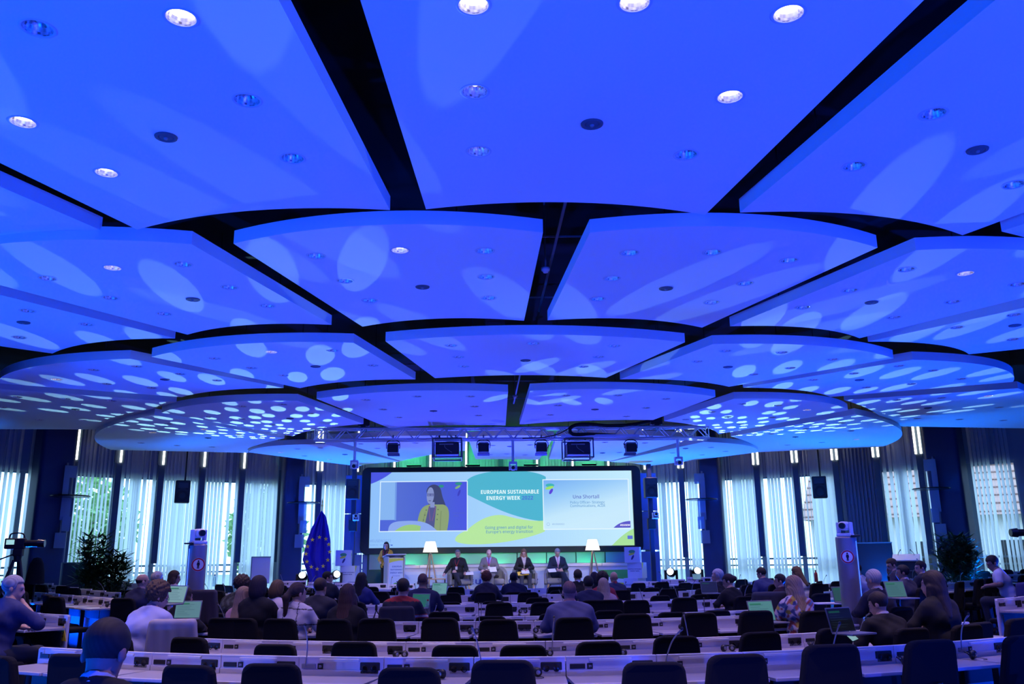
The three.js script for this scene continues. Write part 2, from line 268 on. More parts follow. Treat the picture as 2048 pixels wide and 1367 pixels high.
for (const [row, place, side, nl, nr, fl, fr, sn, sf, lights, speaker] of PANELS) {
  const near = row === 1 ? 4.82 : HN, far = row === 1 ? 4.80 : HF;
  const pt = (c, h) => (c.w ? [c.w[0], h, c.w[1]] : onH(c[0], c[1], h));
  const NL = pt(nl, near), NR = pt(nr, near), FL = pt(fl, far), FR = pt(fr, far), FM = [(FL[0] + FR[0]) / 2, far, (FL[2] + FR[2]) / 2];
  // plane through the two near corners and the middle of the far edge
  const [x1, z1, x2, z2] = [NR[0] - NL[0], NR[2] - NL[2], FM[0] - NL[0], FM[2] - NL[2]], det = x1 * z2 - x2 * z1, dy = far - near;
  const b = -z1 * dy / det, cc = x1 * dy / det, plane = [near - b * NL[0] - cc * NL[2], b, cc], yOf = (x, z) => plane[0] + b * x + cc * z;
  const edge = (A, B, s, n) => { const out = [], dx = B[0] - A[0], dz = B[2] - A[2], L = Math.hypot(dx, dz); for (let i = 0; i <= n; i++) { const u = i / n, q = 4 * s * u * (1 - u); out.push([A[0] + dx * u + q * dz / L, A[2] + dz * u - q * dx / L]); } return out; };
  const outline = [...edge(NL, NR, sn, 20), ...edge(FL, FR, sf, 14).reverse()];
  const shape = new THREE.Shape(outline.map(([x, z]) => new THREE.Vector2(x, z)));
  const spots = lights.map(([px, py, on]) => [onPlane(px, py, plane), on]).filter(([p]) => Math.abs(p[0]) < 20 && p[2] > 0 && p[2] < 31);
  for (const [p] of spots) { const h = new THREE.Path(); h.absarc(p[0], p[2], 0.087, 0, Math.PI * 2, true); shape.holes.push(h); }
  const bottom = new THREE.ShapeGeometry(shape, 8), top = new THREE.ShapeGeometry(new THREE.Shape(outline.map(([x, z]) => new THREE.Vector2(x, z))), 4);
  const lift = (g, up) => { const q = g.toNonIndexed(), P = q.attributes.position; for (let i = 0; i < P.count; i++) { const x = P.getX(i), z = P.getY(i); P.setXYZ(i, x, yOf(x, z) + up, -z); } q.computeVertexNormals(); return q; };
  const rim = []; outline.forEach(([x, z], i) => { const [X, Z] = outline[(i + 1) % outline.length], y = yOf(x, z), Y = yOf(X, Z); rim.push(x, y, -z, X, Y, -Z, X, Y + TH, -Z, x, y, -z, X, Y + TH, -Z, x, y + TH, -z); });
  const rg = new THREE.BufferGeometry(); rg.setAttribute('position', new THREE.Float32BufferAttribute(rim, 3)); rg.computeVertexNormals();
  const cx = (NL[0] + NR[0] + FL[0] + FR[0]) / 4, cz = (NL[2] + NR[2] + FL[2] + FR[2]) / 4;
  const where = `${place} ${SIDE[side]}panel, ${ORD[row - 1]} row from the stage`;
  const o = thing('ceiling_panel', 'white curved hanging ceiling panel, ' + where.replace(' panel', ''), 'ceiling panel', [cx, near, cz], 0, 'hanging ceiling panels');
  const tr = (g) => g.translate(-cx, -near, cz);
  mesh('underside', tr(lift(bottom, 0)), M.panel, o); mesh('rim', tr(rg), M.panel, o); mesh('upper_sheet', tr(lift(top, TH)), M.plenum, o);
  mesh('hanger_rod', merge([[NL, NR], [FL, FR]].flatMap(([A, B]) => [0.25, 0.75].map((u) => { const x = (A[0] * (1 - u) + B[0] * u) * 0.85 + cx * 0.15, z = (A[2] * (1 - u) + B[2] * u) * 0.85 + cz * 0.15; return bar([x - cx, yOf(x, z) + TH - near, cz - z], [x - cx, CEIL - near, cz - z], 0.008); }))), M.black, o);
  for (const [p, on] of spots) {
    const d = thing('downlight', (on === 1 ? 'brightly lit' : on === 2 ? 'softly glowing' : row < 5 ? 'dimmed' : 'unlit') + ' recessed downlight in the ' + where, 'downlight', p, 0, `${on === 1 ? 'lit' : on === 2 ? 'soft' : row < 5 ? 'dimmed' : 'unlit'} downlights of the ${where}`);
    mesh('trim_ring', trimGeo, trimMat, d); mesh('reflector', reflectorGeo, reflectorMat, d);
    if (on === 1) { mesh('lamp', lampOnGeo, lampOn, d); spot(d, [0, 0.03, 0], [0, -2, 0], [1, 0.68, 0.66], DOWN_CD, 0.62, 0.9, 2.5); }
    else mesh('lamp', lampGeo, on === 2 ? lampDim : row < 5 ? lampLow : lampOff, d);
    if (!on && row < 5 && Math.abs(p[0]) < 8) spot(d, [0, 0.03, 0], [0, -2, 0], [1, 0.64, 0.64], DIM_CD, 0.7, 0.9, 1.5);
    if (on === 2) spot(d, [0, 0.035, 0], [0, -2, 0], [1, 0.68, 0.62], DOWN_CD * 0.4, 0.5, 0.9, 2.0);
  }
  if (speaker) { const p = onPlane(...speaker, plane), s = thing('ceiling_speaker', 'small dark ceiling speaker in the ' + where, 'speaker', p, 0); mesh('grille', speakerGeo, speakerMat, s); mesh('cone', new THREE.SphereGeometry(0.018, 10, 6).translate(0, -0.012, 0), M.grey, s); }
}
// rails and a smoke detector in the dark plenum
for (const [x, z0, z1] of [[0.12, 6.5, 12.6], [0.05, 15.5, 20.6]]) { const r = struct('trim_rail', merge([box(0.03, 0.03, z1 - z0, x, 5.35, -(z0 + z1) / 2), ...[0.1, 0.5, 0.9].map((u) => box(1.6, 0.02, 0.02, x, 5.38, -(z0 + (z1 - z0) * u)))]), M.grey); r.userData.label = 'thin grey services rail in the dark gap between ceiling panels'; }
for (const [px, py, lab] of [[1091, 537, 'fourth'], [1030, 791, 'second']]) { const p = onH(px, py, 5.1), s = thing('smoke_detector', `small pale smoke detector hanging in the gap of the ${lab} ceiling row from the stage`, 'smoke detector', p); mesh('body', lathe([[0.0005, -0.05], [0.03, -0.05], [0.036, -0.03], [0.05, -0.025], [0.055, 0.01], [0.0005, 0.015]], 16), trimMat, s); mesh('stem', bar([0, 0.01, 0], [0, CEIL - p[1], 0], 0.012), M.grey, s); }
// ---------------------------------------------------------------- blue uplights on the floor, round the room
function uplight(x, z, y, tx, tz, color, cd, label, angle = 1.0) {
  const g = thing('led_uplight', label, 'stage light', [x, y, z], Math.atan2(tx - x, -(tz - z)), 'blue floor uplights');
  mesh('housing', lathe([[0.07, 0.05], [0.10, 0.07], [0.115, 0.26], [0.12, 0.27], [0.11, 0.275], [0.11, 0.255], [0.0005, 0.25]], 18), M.black, g);
  mesh('lens', lathe([[0.0005, 0.262], [0.105, 0.262], [0.105, 0.267], [0.0005, 0.268]], 18), emissive(color, 6), g);
  mesh('yoke', merge([bar([-0.13, 0.02, 0], [-0.13, 0.2, 0], 0.008), bar([0.13, 0.02, 0], [0.13, 0.2, 0], 0.008), box(0.3, 0.02, 0.08, 0, 0.01, 0)]), M.black, g);
  spot(g, [0, 0.31, 0], [(tx - x) * 0, 5, -0.0], color, cd, angle, 1, 4).target.position.set(0, 4.9, Math.hypot(tx - x, tz - z) * 0.8);
  return g;
}
const AZURE = [0.0, 0.095, 1], BLUE = [0.0, 0.052, 1], VIOLET = [0.03, 0.048, 1], CYAN = [0.0, 0.15, 1];
[
  [-9.4, 17.0, 0, -4, 13, BLUE, 0.4, 'under the desks by the curved desk row on the flag side'],
  [-12.2, 22.6, 0, -6, 15, CYAN, 0.9, 'at the foot of the broad column by the video camera'],
  [-7.9, 27.2, 0, -5, 19, CYAN, 0.8, 'behind the desks beside the flag'],
  [-11.5, 9.5, 0, -4, 8, AZURE, 1.0, 'by the flag-side wall beyond the lettered desk end'],
  [-9.0, 1.5, 0, -3, 5, AZURE, 0.9, 'by the side wall on the flag side, behind the last desks'],
  [12.4, 22.4, 0, 6, 15, CYAN, 0.9, 'at the foot of the broad column by the single palm'],
  [7.9, 27.2, 0, 5, 19, CYAN, 0.8, 'behind the desks opposite the flag'],
  [11.5, 15.0, 0, 5, 13, BLUE, 0.9, 'by the side wall opposite the flag'],
  [11.0, 8.5, 0, 4, 8, BLUE, 0.9, 'by the lone-palm-side wall beyond the lettered desk end'],
  [8.0, 1.0, 0, 3, 5, BLUE, 0.8, 'by the side wall opposite the flag, behind the last desks'],
  [-2.4, -1.6, 0, -1, 5, BLUE, 0.9, 'behind the photographer on the flag side'],
  [3.0, -1.6, 0, 1, 5, VIOLET, 0.9, 'behind the photographer opposite the flag'],
  [-5.9, 16.6, 0, -3, 11, BLUE, 0.6, 'in the aisle beyond the steel post, flag side'],
  [5.9, 17.0, 0, 3, 11, BLUE, 0.7, 'in the aisle beyond the steel post, lone-palm side'],
  [-5.7, 28.4, STAGE_Y, -4.5, 26, AZURE, 1.0, 'added behind the stacked cubes beside the flag'],  // this lamp and the next are added, to bring blue onto the panels over the stage
  [5.7, 28.4, STAGE_Y, 4.5, 26, AZURE, 1.0, 'added behind the stacked cubes opposite the flag'],
  [-10.6, 24.6, 0, -9.5, 23, CYAN, 0.55, 'added between the palms and the hanging loudspeaker'],  // added lamps, here and below, lifting the blue on the outer ceiling edges
  [10.6, 24.6, 0, 9.5, 23, CYAN, 0.55, 'added by the dark display panel'],
  [-1.6, 25.9, 0, -1, 21, VIOLET, 1.0, 'at the foot of the stage on the flag side'],
  [1.6, 25.9, 0, 1, 21, VIOLET, 1.0, 'at the foot of the stage opposite the flag'],
].forEach(([x, z, y, tx, tz, c, k, w]) => uplight(x, z, y, tx, tz, c, UP_CD * k, 'LED uplight glowing blue ' + w));
// ---------------------------------------------------------------- moving heads with dot gobos
function gobo(seed, spread, pitch, hole, cut) { // a disc with holes, 50 mm in front of the lamp
  const s = new THREE.Shape(); s.absarc(0, 0, 0.05 * Math.tan(spread) + 0.006, 0, Math.PI * 2, false);
  const n = Math.ceil(spread / pitch); let q = seed;
  const r = () => { q = (q * 1103515245 + 12345) & 0x7fffffff; return q / 0x7fffffff; };
  for (let j = -n; j <= n; j++) for (let i = -n; i <= n; i++) {
    const ax = (i + (j & 1) / 2 + (r() - 0.5) * 0.45) * pitch, ay = (j + (r() - 0.5) * 0.45) * pitch * 0.9; if (Math.hypot(ax, ay) > spread * 0.96 || r() < 0.10 || ay < -14 * Math.PI / 180 || cut && ax * Math.sign(cut) > Math.abs(cut)) continue;
    const h = new THREE.Path(), c = 1 / Math.cos(Math.hypot(ax, ay)); h.absarc(0.05 * Math.tan(ax), 0.05 * Math.tan(ay), 0.05 * hole * c * (0.85 + 0.25 * r()), 0, Math.PI * 2, true); s.holes.push(h);
  }
  return new THREE.ShapeGeometry(s, 8);
}
const goboMat = mat([0.02, 0.02, 0.02], 0.9);
const headGlass = emissive([0.85, 0.97, 1], 5);
function movingHead(px, py, z, target, spread, pitch, hole, cd, seed, label, cut) {
  const p = onZ(px, py, z), base = p[1] - 0.43, g = thing('moving_head_light', label, 'stage light', [p[0], base, p[2]], 0, 'moving head lights at the sides of the stage');
  mesh('base', rbox(0.34, 0.12, 0.26, 0.03, 0, 0.06, 0), M.black, g);
  mesh('yoke', merge([rbox(0.06, 0.38, 0.13, 0.02, -0.17, 0.31, 0), rbox(0.06, 0.38, 0.13, 0.02, 0.17, 0.31, 0), rbox(0.40, 0.06, 0.15, 0.02, 0, 0.14, 0)]), M.black, g);
  const T = V(...target).sub(V(p[0], base + 0.43, p[2])).normalize(), q = new THREE.Quaternion().setFromUnitVectors(new THREE.Vector3(0, 0, 1), T);
  const H = new THREE.Group(); H.name = 'head'; H.position.set(0, 0.43, 0); H.quaternion.copy(q); g.add(H);
  mesh('shell', lathe([[0.0005, -0.2], [0.08, -0.19], [0.125, -0.12], [0.135, 0.0], [0.125, 0.1], [0.115, 0.13], [0.10, 0.13], [0.10, 0.11]], 22).rotateX(Math.PI / 2), M.blackGloss, H);
  mesh('lens', lathe([[0.0005, 0.135], [0.06, 0.133], [0.098, 0.125], [0.1, 0.12], [0.1, 0.06], [0.097, 0.06]], 22).rotateX(Math.PI / 2), headGlass, H);
  mesh('gobo_disc', gobo(seed, spread, pitch, hole, cut).translate(0, 0, 0.12), goboMat, H);
  const l = spot(H, [0, 0, 0.07], [0, 0, 3], [0.36, 0.80, 1], cd, spread, 0.15, 0.002);
  return g;
}
const D = Math.PI / 180;
movingHead(606, 1152, 26.6, [-5.8, 4.8, 17.0], 30 * D, 3.2 * D, 0.92 * D, GOBO_CD, 7, 'black moving head light standing between the blue column and the flag', 14 * D);
movingHead(671, 1149, 26.9, [3.2, 4.8, 11.5], 9 * D, 3.6 * D, 1.0 * D, GOBO_CD * 0.8, 91, 'black moving head light standing between the flag and the stacked cubes');
movingHead(1342, 1144, 26.9, [-1.2, 4.8, 12.0], 9.5 * D, 3.6 * D, 1.0 * D, GOBO_CD * 0.6, 23, 'black moving head light standing next to the stacked cubes opposite the flag');
movingHead(1393, 1143, 26.6, [6.2, 4.8, 16.6], 30 * D, 3.2 * D, 0.92 * D, GOBO_CD, 55, 'black moving head light standing close to the narrow column opposite the flag', -14 * D);
// ---------------------------------------------------------------- screen
const SCR = { z: 29.75, x: 0.0, y: 3.365, w: 8.92, h: 2.53 };
const screenTex = canvasTex(2048, 582, (c, w, h) => {
  const sx = w / 524, sy = h / 154, X = (px) => (px - 740) * sx, Y = (py) => (py - 942.5) * sy;
  c.fillStyle = '#a9d4fb'; c.fillRect(0, 0, w, h);
  const lg = c.createLinearGradient(0, 0, w, 0); lg.addColorStop(0, '#8fc0f8'); lg.addColorStop(0.5, '#a6d3fb'); lg.addColorStop(1, '#c4ecfb'); c.fillStyle = lg; c.fillRect(0, 0, w, h);
  c.fillStyle = '#4a55e0'; c.beginPath(); c.moveTo(0, 0); c.lineTo(X(783), 0); c.quadraticCurveTo(X(765), Y(958), 0, Y(967)); c.fill();
  c.fillStyle = '#4fb4cf'; c.beginPath(); c.moveTo(X(932), Y(961)); c.bezierCurveTo(X(950), Y(938), X(1060), Y(934), X(1090), Y(955)); c.lineTo(X(1086), Y(1046)); c.bezierCurveTo(X(1030), Y(1040), X(990), Y(1020), X(932), Y(990)); c.closePath(); c.fill();
  c.fillStyle = '#b6e79c'; c.beginPath(); c.moveTo(X(932), Y(1062)); c.bezierCurveTo(X(960), Y(1035), X(990), Y(1028), X(1010), Y(1034)); c.bezierCurveTo(X(1040), Y(1043), X(1070), Y(1046), X(1085), Y(1044)); c.lineTo(X(1086), Y(1066)); c.bezierCurveTo(X(1030), Y(1090), X(920), Y(1098), X(909), Y(1082)); c.quadraticCurveTo(X(907), Y(1072), X(932), Y(1062)); c.fill();
  c.fillStyle = '#a9e29a'; c.beginPath(); c.moveTo(X(1218), Y(1096)); c.quadraticCurveTo(X(1245), Y(1068), X(1268), Y(1060)); c.lineTo(X(1268), Y(1098)); c.fill();
  // live picture
  const ax = X(760), ay = Y(962.5), aw = X(932.5) - ax, ah = Y(1063) - ay;
  c.save(); c.beginPath(); c.rect(ax, ay, aw, ah); c.clip();
  const g2 = c.createLinearGradient(ax, 0, ax + aw, 0); g2.addColorStop(0, '#5a73d2'); g2.addColorStop(0.6, '#4a62d0'); g2.addColorStop(1, '#4a55e0'); c.fillStyle = g2; c.fillRect(ax, ay, aw, ah);
  c.fillStyle = '#86b4ee'; c.fillRect(ax, ay, aw * 0.17, ah * 0.77); c.fillStyle = '#6f97e4'; c.fillRect(ax + aw * 0.17, ay, aw * 0.018, ah);
  c.fillStyle = '#4f66d6'; c.fillRect(ax, ay + ah * 0.78, aw * 0.2, ah * 0.22);
  const F = (u, v) => [ax + aw * u, ay + ah * v];
  c.fillStyle = '#2f8f86'; c.beginPath(); c.ellipse(...F(0.70, 0.10), aw * 0.03, ah * 0.03, 0, 0, 7); c.fill(); c.beginPath(); c.ellipse(...F(0.90, 0.05), aw * 0.04, ah * 0.03, 0, 0, 7); c.fill();
  c.fillStyle = '#7fae7e'; c.beginPath(); c.ellipse(...F(0.89, 0.12), aw * 0.035, ah * 0.025, -0.5, 0, 7); c.fill(); c.fillStyle = '#3d3fbe'; c.beginPath(); c.ellipse(...F(0.905, 0.24), aw * 0.012, ah * 0.07, 0.35, 0, 7); c.fill();
  c.fillStyle = '#3c4470'; c.beginPath(); c.moveTo(...F(0.53, 0.2)); c.bezierCurveTo(...F(0.55, 0.02), ...F(0.68, 0.02), ...F(0.70, 0.2)); c.bezierCurveTo(...F(0.72, 0.4), ...F(0.76, 0.46), ...F(0.75, 0.52)); c.lineTo(...F(0.56, 0.52)); c.closePath(); c.fill();
  c.fillStyle = '#8aa070'; c.beginPath(); c.moveTo(...F(0.42, 1)); c.bezierCurveTo(...F(0.44, 0.6), ...F(0.47, 0.5), ...F(0.56, 0.47)); c.lineTo(...F(0.72, 0.47)); c.bezierCurveTo(...F(0.81, 0.5), ...F(0.80, 0.7), ...F(0.77, 1)); c.closePath(); c.fill();
  c.strokeStyle = '#74895e'; c.lineWidth = 5; c.beginPath(); c.moveTo(...F(0.52, 0.62)); c.lineTo(...F(0.47, 1)); c.moveTo(...F(0.70, 0.6)); c.lineTo(...F(0.69, 1)); c.stroke(); c.fillStyle = '#5a6a58'; for (const [u, v] of [[0.53, 0.58], [0.515, 0.68], [0.50, 0.78], [0.665, 0.57], [0.66, 0.67], [0.655, 0.77]]) { c.beginPath(); c.arc(...F(u, v), 5, 0, 7); c.fill(); } c.fillStyle = '#50538c'; c.beginPath(); c.moveTo(...F(0.56, 0.5)); c.lineTo(...F(0.645, 0.5)); c.lineTo(...F(0.62, 1)); c.lineTo(...F(0.50, 1)); c.closePath(); c.fill();
  c.fillStyle = '#8492c8'; c.beginPath(); c.ellipse(...F(0.575, 0.29), aw * 0.042, ah * 0.17, 0.05, 0, 7); c.fill(); c.fillRect(...F(0.575, 0.42), aw * 0.05, ah * 0.11);
  c.fillStyle = '#4a4f86'; c.fillRect(...F(0.545, 0.265), aw * 0.03, ah * 0.014); c.fillRect(...F(0.58, 0.265), aw * 0.03, ah * 0.014); c.fillRect(...F(0.557, 0.385), aw * 0.025, ah * 0.014);
  c.strokeStyle = '#4b5290'; c.lineWidth = 3; c.strokeRect(...F(0.54, 0.25), aw * 0.032, ah * 0.045); c.strokeRect(...F(0.578, 0.25), aw * 0.032, ah * 0.045);
  c.strokeStyle = '#a05a80'; c.lineWidth = 3; c.beginPath(); c.moveTo(...F(0.56, 0.5)); c.lineTo(...F(0.575, 0.8)); c.moveTo(...F(0.64, 0.5)); c.lineTo(...F(0.60, 0.8)); c.stroke();
  c.fillStyle = '#8aa7ec'; c.beginPath(); c.moveTo(...F(0.10, 1)); c.bezierCurveTo(...F(0.10, 0.78), ...F(0.2, 0.8), ...F(0.34, 0.79)); c.bezierCurveTo(...F(0.55, 0.79), ...F(0.6, 0.9), ...F(0.66, 1)); c.fill();
  c.fillStyle = '#98c878'; c.beginPath(); c.moveTo(...F(0.17, 1)); c.quadraticCurveTo(...F(0.3, 0.8), ...F(0.47, 0.9)); c.lineTo(...F(0.46, 1)); c.fill();
  c.fillStyle = '#5060c8'; c.font = '17px sans-serif'; c.fillText('SUSTAINABLE', ...F(0.83, 0.66)); c.fillText('WEEK', ...F(0.84, 0.72));
  c.restore(); c.strokeStyle = '#d9f0ff'; c.lineWidth = 7; c.strokeRect(ax, ay, aw, ah);
  // name card
  const bx = X(1084), by = Y(961), bw = X(1256) - bx, bh = Y(1062) - by, g3 = c.createLinearGradient(bx, by, bx + bw * 0.15, by + bh); g3.addColorStop(0, '#76aef2'); g3.addColorStop(0.35, '#95c8f6'); g3.addColorStop(0.75, '#c3e7fa'); g3.addColorStop(1, '#c9eafb');
  c.fillStyle = g3; c.fillRect(bx, by, bw, bh); c.strokeStyle = '#e2f5ff'; c.lineWidth = 7; c.strokeRect(bx, by, bw, bh);
  c.fillStyle = '#3fb3b8'; c.beginPath(); c.ellipse(X(1098), Y(972.5), 34, 14, 0, 0, 7); c.fill(); c.fillStyle = '#9fe06a'; c.beginPath(); c.ellipse(X(1097), Y(977.5), 34, 11, -0.25, 0, 7); c.fill(); c.fillStyle = '#5a45d8'; c.beginPath(); c.ellipse(X(1100), Y(985), 11, 24, 0.55, 0, 7); c.fill();
  c.fillStyle = '#5b57c8'; c.beginPath(); c.moveTo(X(1223), Y(1060)); c.quadraticCurveTo(X(1236), Y(1047), X(1257), Y(1046.5)); c.lineTo(X(1257), Y(1060)); c.fill();
  c.fillStyle = '#ffffff'; c.font = 'bold 20px sans-serif'; c.fillText('#EUSEW', X(1236), Y(1056.5));
  c.textAlign = 'center'; c.fillStyle = '#4a50b8'; c.font = '38px sans-serif'; c.fillText('Una Shortall', X(1170), Y(1000)); c.fillStyle = '#5a94cc'; c.font = '27px sans-serif'; c.fillText('Policy Officer- Strategic', X(1172.5), Y(1010.5), 275); c.fillText('Communications, ACER', X(1172.5), Y(1017.5), 275);
  c.fillStyle = '#86aee0'; c.font = '16px sans-serif'; c.fillText('#EUSEW2022', X(1113), Y(1053)); c.strokeStyle = '#86aee0'; c.lineWidth = 2; c.beginPath(); c.arc(X(1093), Y(1051.5), 11, 0, 7); c.stroke();
  c.fillStyle = '#eafcff'; c.font = 'bold 41px sans-serif'; c.fillText('EUROPEAN SUSTAINABLE', X(1017.5), Y(989), 458); c.textAlign = 'left'; c.fillText('ENERGY WEEK', X(970), Y(1001.5), 266); c.fillStyle = '#4a70d8'; c.fillText('2022', X(1041), Y(1001.5), 96);
  c.textAlign = 'center'; c.fillStyle = '#4a86c8'; c.font = '31px sans-serif'; c.fillText('Going green and digital for', X(1015), Y(1060)); c.fillText("Europe's energy transition", X(1016), Y(1068.5));
  c.textAlign = 'left'; c.fillStyle = '#6f9ae6'; c.font = '27px sans-serif'; c.fillText('#EUSEW2022', X(742), Y(1084)); c.font = '15px sans-serif'; c.fillText('eusew.eu - energy week', X(742), Y(1090.5)); c.fillStyle = '#3a60d0'; c.fillRect(X(783), Y(1089), 14, 8);
  c.fillStyle = '#5a70d8'; c.fillRect(X(1250), Y(1076), 40, 26);
});
{
  const o = thing('projection_screen', 'very wide lit presentation screen with a rounded black frame behind the stage', 'screen', [SCR.x, SCR.y, SCR.z]);
  const s = new THREE.Shape(), W = 4.72, H1 = 1.40, H0 = -1.44, r = 0.22;
  s.moveTo(-W + r, H0); s.lineTo(W - r, H0); s.quadraticCurveTo(W, H0, W, H0 + r); s.lineTo(W, H1 - r); s.quadraticCurveTo(W, H1, W - r, H1); s.lineTo(-W + r, H1); s.quadraticCurveTo(-W, H1, -W, H1 - r); s.lineTo(-W, H0 + r); s.quadraticCurveTo(-W, H0, -W + r, H0);
  const hole = new THREE.Path(); hole.moveTo(-SCR.w / 2, -SCR.h / 2); hole.lineTo(-SCR.w / 2, SCR.h / 2); hole.lineTo(SCR.w / 2, SCR.h / 2); hole.lineTo(SCR.w / 2, -SCR.h / 2); hole.closePath(); s.holes.push(hole);
  mesh('frame', new THREE.ExtrudeGeometry(s, { depth: 0.12, bevelEnabled: true, bevelSize: 0.015, bevelThickness: 0.015, bevelSegments: 2 }).translate(0, 0, -0.04), mat([0.006, 0.006, 0.010], 0.5), o);
  const m = new THREE.MeshStandardMaterial({ color: 0x050505, roughness: 0.7, emissive: 0xffffff, emissiveMap: screenTex, emissiveIntensity: 1.0 });
  mesh('picture', new THREE.PlaneGeometry(SCR.w, SCR.h), m, o);
  const l = new THREE.RectAreaLight(rgb(0.6, 0.82, 1), 0.03, SCR.w, SCR.h); l.position.set(0, 0, 0.15); l.rotation.y = Math.PI; o.add(l);
}
// ---------------------------------------------------------------- wall behind the stage
const greenPanel = mat([0.32, 0.34, 0.33], 0.7), blueOrBlueLitPanel = mat([0.16, 0.24, 0.55], 0.6), wallWhite = mat([0.78, 0.78, 0.80], 0.55);
{
  const o = thing('panelled_back_wall', 'low panelled wall lit green below the screen frame', 'wall', [0, STAGE_Y, 29.7]); o.userData.kind = 'structure';
  mesh('core', box(9.0, 1.4, 0.1, 0, 0.7, -0.12), mat([0.05, 0.1, 0.08], 0.8), o);
  for (let i = 0; i < 9; i++) { const x = -3.95 + i * 0.985; mesh('panel', rbox(0.95, 0.50, 0.03, 0.006, x, 0.97, -0.04), i > 7 ? blueOrBlueLitPanel : greenPanel, o); mesh('panel', rbox(0.95, 0.16, 0.03, 0.006, x, 1.33, -0.04), i > 7 ? blueOrBlueLitPanel : greenPanel, o); }  // last boards are neutral too; the blue light on them is put into their colour
  const b = thing('blue_wall_panels', 'blue panelled screen wall left and right of the presentation screen', 'wall', [0, STAGE_Y, 29.85]); b.userData.kind = 'structure';
  for (const s of [-1, 1]) for (const [y, h] of [[0.62, 1.2], [1.9, 1.3], [3.2, 1.3]]) mesh('panel', rbox(0.62, h - 0.02, 0.05, 0.006, s * 5.0, y, -0.05), blueOrBlueLitPanel, b);
  mesh('panel', rbox(0.95, 1.2, 0.05, 0.006, -4.2, 0.62, -0.05), blueOrBlueLitPanel, b);
}
const benchTex = canvasTex(2048, 256, (c, w, h) => {
  c.fillStyle = '#cfe0f5'; c.fillRect(0, 0, w, h); c.fillStyle = '#b9d4f4'; c.beginPath(); c.moveTo(0, 40); c.quadraticCurveTo(500, 10, 900, 120); c.quadraticCurveTo(600, 240, 0, 256); c.fill();
  c.fillStyle = '#d9e3f6'; c.beginPath(); c.ellipse(1150, 160, 380, 120, 0, 0, 7); c.fill();
  c.fillStyle = '#46ad55'; c.beginPath(); c.moveTo(1720, 0); c.lineTo(2048, 0); c.lineTo(2048, 128); c.quadraticCurveTo(1850, 120, 1760, 60); c.fill();
  c.fillStyle = '#d9e23c'; c.beginPath(); c.moveTo(1790, 190); c.quadraticCurveTo(1900, 140, 2048, 200); c.lineTo(2048, 256); c.lineTo(1850, 256); c.fill();
  c.fillStyle = '#4a5ab8'; c.font = 'bold 84px sans-serif'; c.textAlign = 'center'; c.fillText('#EUSEW2022', 880, 165);
});
{
  const o = thing('stage_bench', 'long white bench wall with printed energy week banner behind the armchairs', 'bench', [0.25, STAGE_Y, 29.15]);
  mesh('body', box(8.3, 0.78, 0.36, 0, 0.39, -0.02), wallWhite, o);
  mesh('printed_banner', new THREE.PlaneGeometry(8.1, 0.62).translate(0, 0.33, 0.166), new THREE.MeshStandardMaterial({ map: benchTex, roughness: 0.6 }), o);
  for (let i = 0; i < 7; i++) mesh('top_panel', rbox(1.16, 0.09, 0.42, 0.01, -3.55 + i * 1.183, 0.805, 0), wallWhite, o);
  for (let i = 0; i < 7; i++) mesh('ledge_strip', box(0.9, 0.025, 0.06, -3.55 + i * 1.183, 0.862, 0.1), M.grey, o);
}
for (let i = 0; i < 5; i++) {
  const x = -3.2 + i * 1.5, g = thing('green_wash_light', 'slim green LED wash light behind the bench wall', 'stage light', [x, STAGE_Y + 0.15, 29.45], 0, 'green wash lights behind the bench');
  mesh('housing', rbox(0.5, 0.08, 0.08, 0.01, 0, 0.04, 0), M.black, g); mesh('lens', box(0.46, 0.012, 0.05, 0, 0.083, 0), emissive([0.05, 1, 0.35], 3), g);
  spot(g, [0, 0.14, 0.02], [0, 1.2, -0.35], [0.06, 1, 0.42], GREEN_CD, 1.25, 1, 6);
}
for (let i = 0; i < 4; i++) {
  const x = -3.0 + i * 2.0, g = thing('green_top_light', 'slim green LED light on top of the screen frame', 'stage light', [x, 4.80, 29.75], 0, 'green lights above the screen');
  mesh('housing', rbox(0.5, 0.06, 0.08, 0.01, 0, 0.03, 0), M.black, g); mesh('lens', box(0.46, 0.01, 0.05, 0, 0.062, 0), emissive([0.05, 1, 0.35], 2), g);
  spot(g, [0, 0.1, -0.03], [0, 0.9, -1.4], [0.06, 1, 0.42], GREEN_CD * 0.75, 1.3, 1, 6);
}
// ---------------------------------------------------------------- floor lamps
const shadeMat = mat([0.95, 0.86, 0.72], 1, { transmission: 0.5, thickness: 0, side: THREE.DoubleSide });
for (const [px, py, lab] of [[861, 1093, 'beside the lectern'], [1185, 1089, 'beside the armchair of the man in blue']]) {
  const p = onZ(px, py, 28.7), b = STAGE_Y, o = thing('tripod_floor_lamp', 'wooden tripod lamp with cream shade ' + lab, 'lamp', [p[0], b, p[2]], 0, 'tripod floor lamps on the stage'), h = p[1] - b;
  const shade = mesh('shade', lathe([[0.245, h - 0.17], [0.15, h + 0.17]], 28), shadeMat, o); shade.material.side = THREE.DoubleSide;
  for (const a of [0.3, 2.4, 4.5]) mesh('leg', bar([0.03 * Math.cos(a), h - 0.22, 0.03 * Math.sin(a)], [0.27 * Math.cos(a), 0, 0.27 * Math.sin(a)], 0.022, 0.026), M.wood, o);
  mesh('hub', merge([cyl(0.05, 0.05, 0.06, 0, h - 0.23, 0), cyl(0.012, 0.012, 0.16, 0, h - 0.14, 0)]), M.grey, o);
  mesh('bulb', new THREE.SphereGeometry(0.045, 14, 10).translate(0, h, 0), emissive([1, 0.78, 0.5], 4), o);
  const l = new THREE.PointLight(rgb(1, 0.76, 0.52), 1.7); l.position.set(0, h, 0); l.castShadow = true; l.shadow.radius = 2; o.add(l);
}
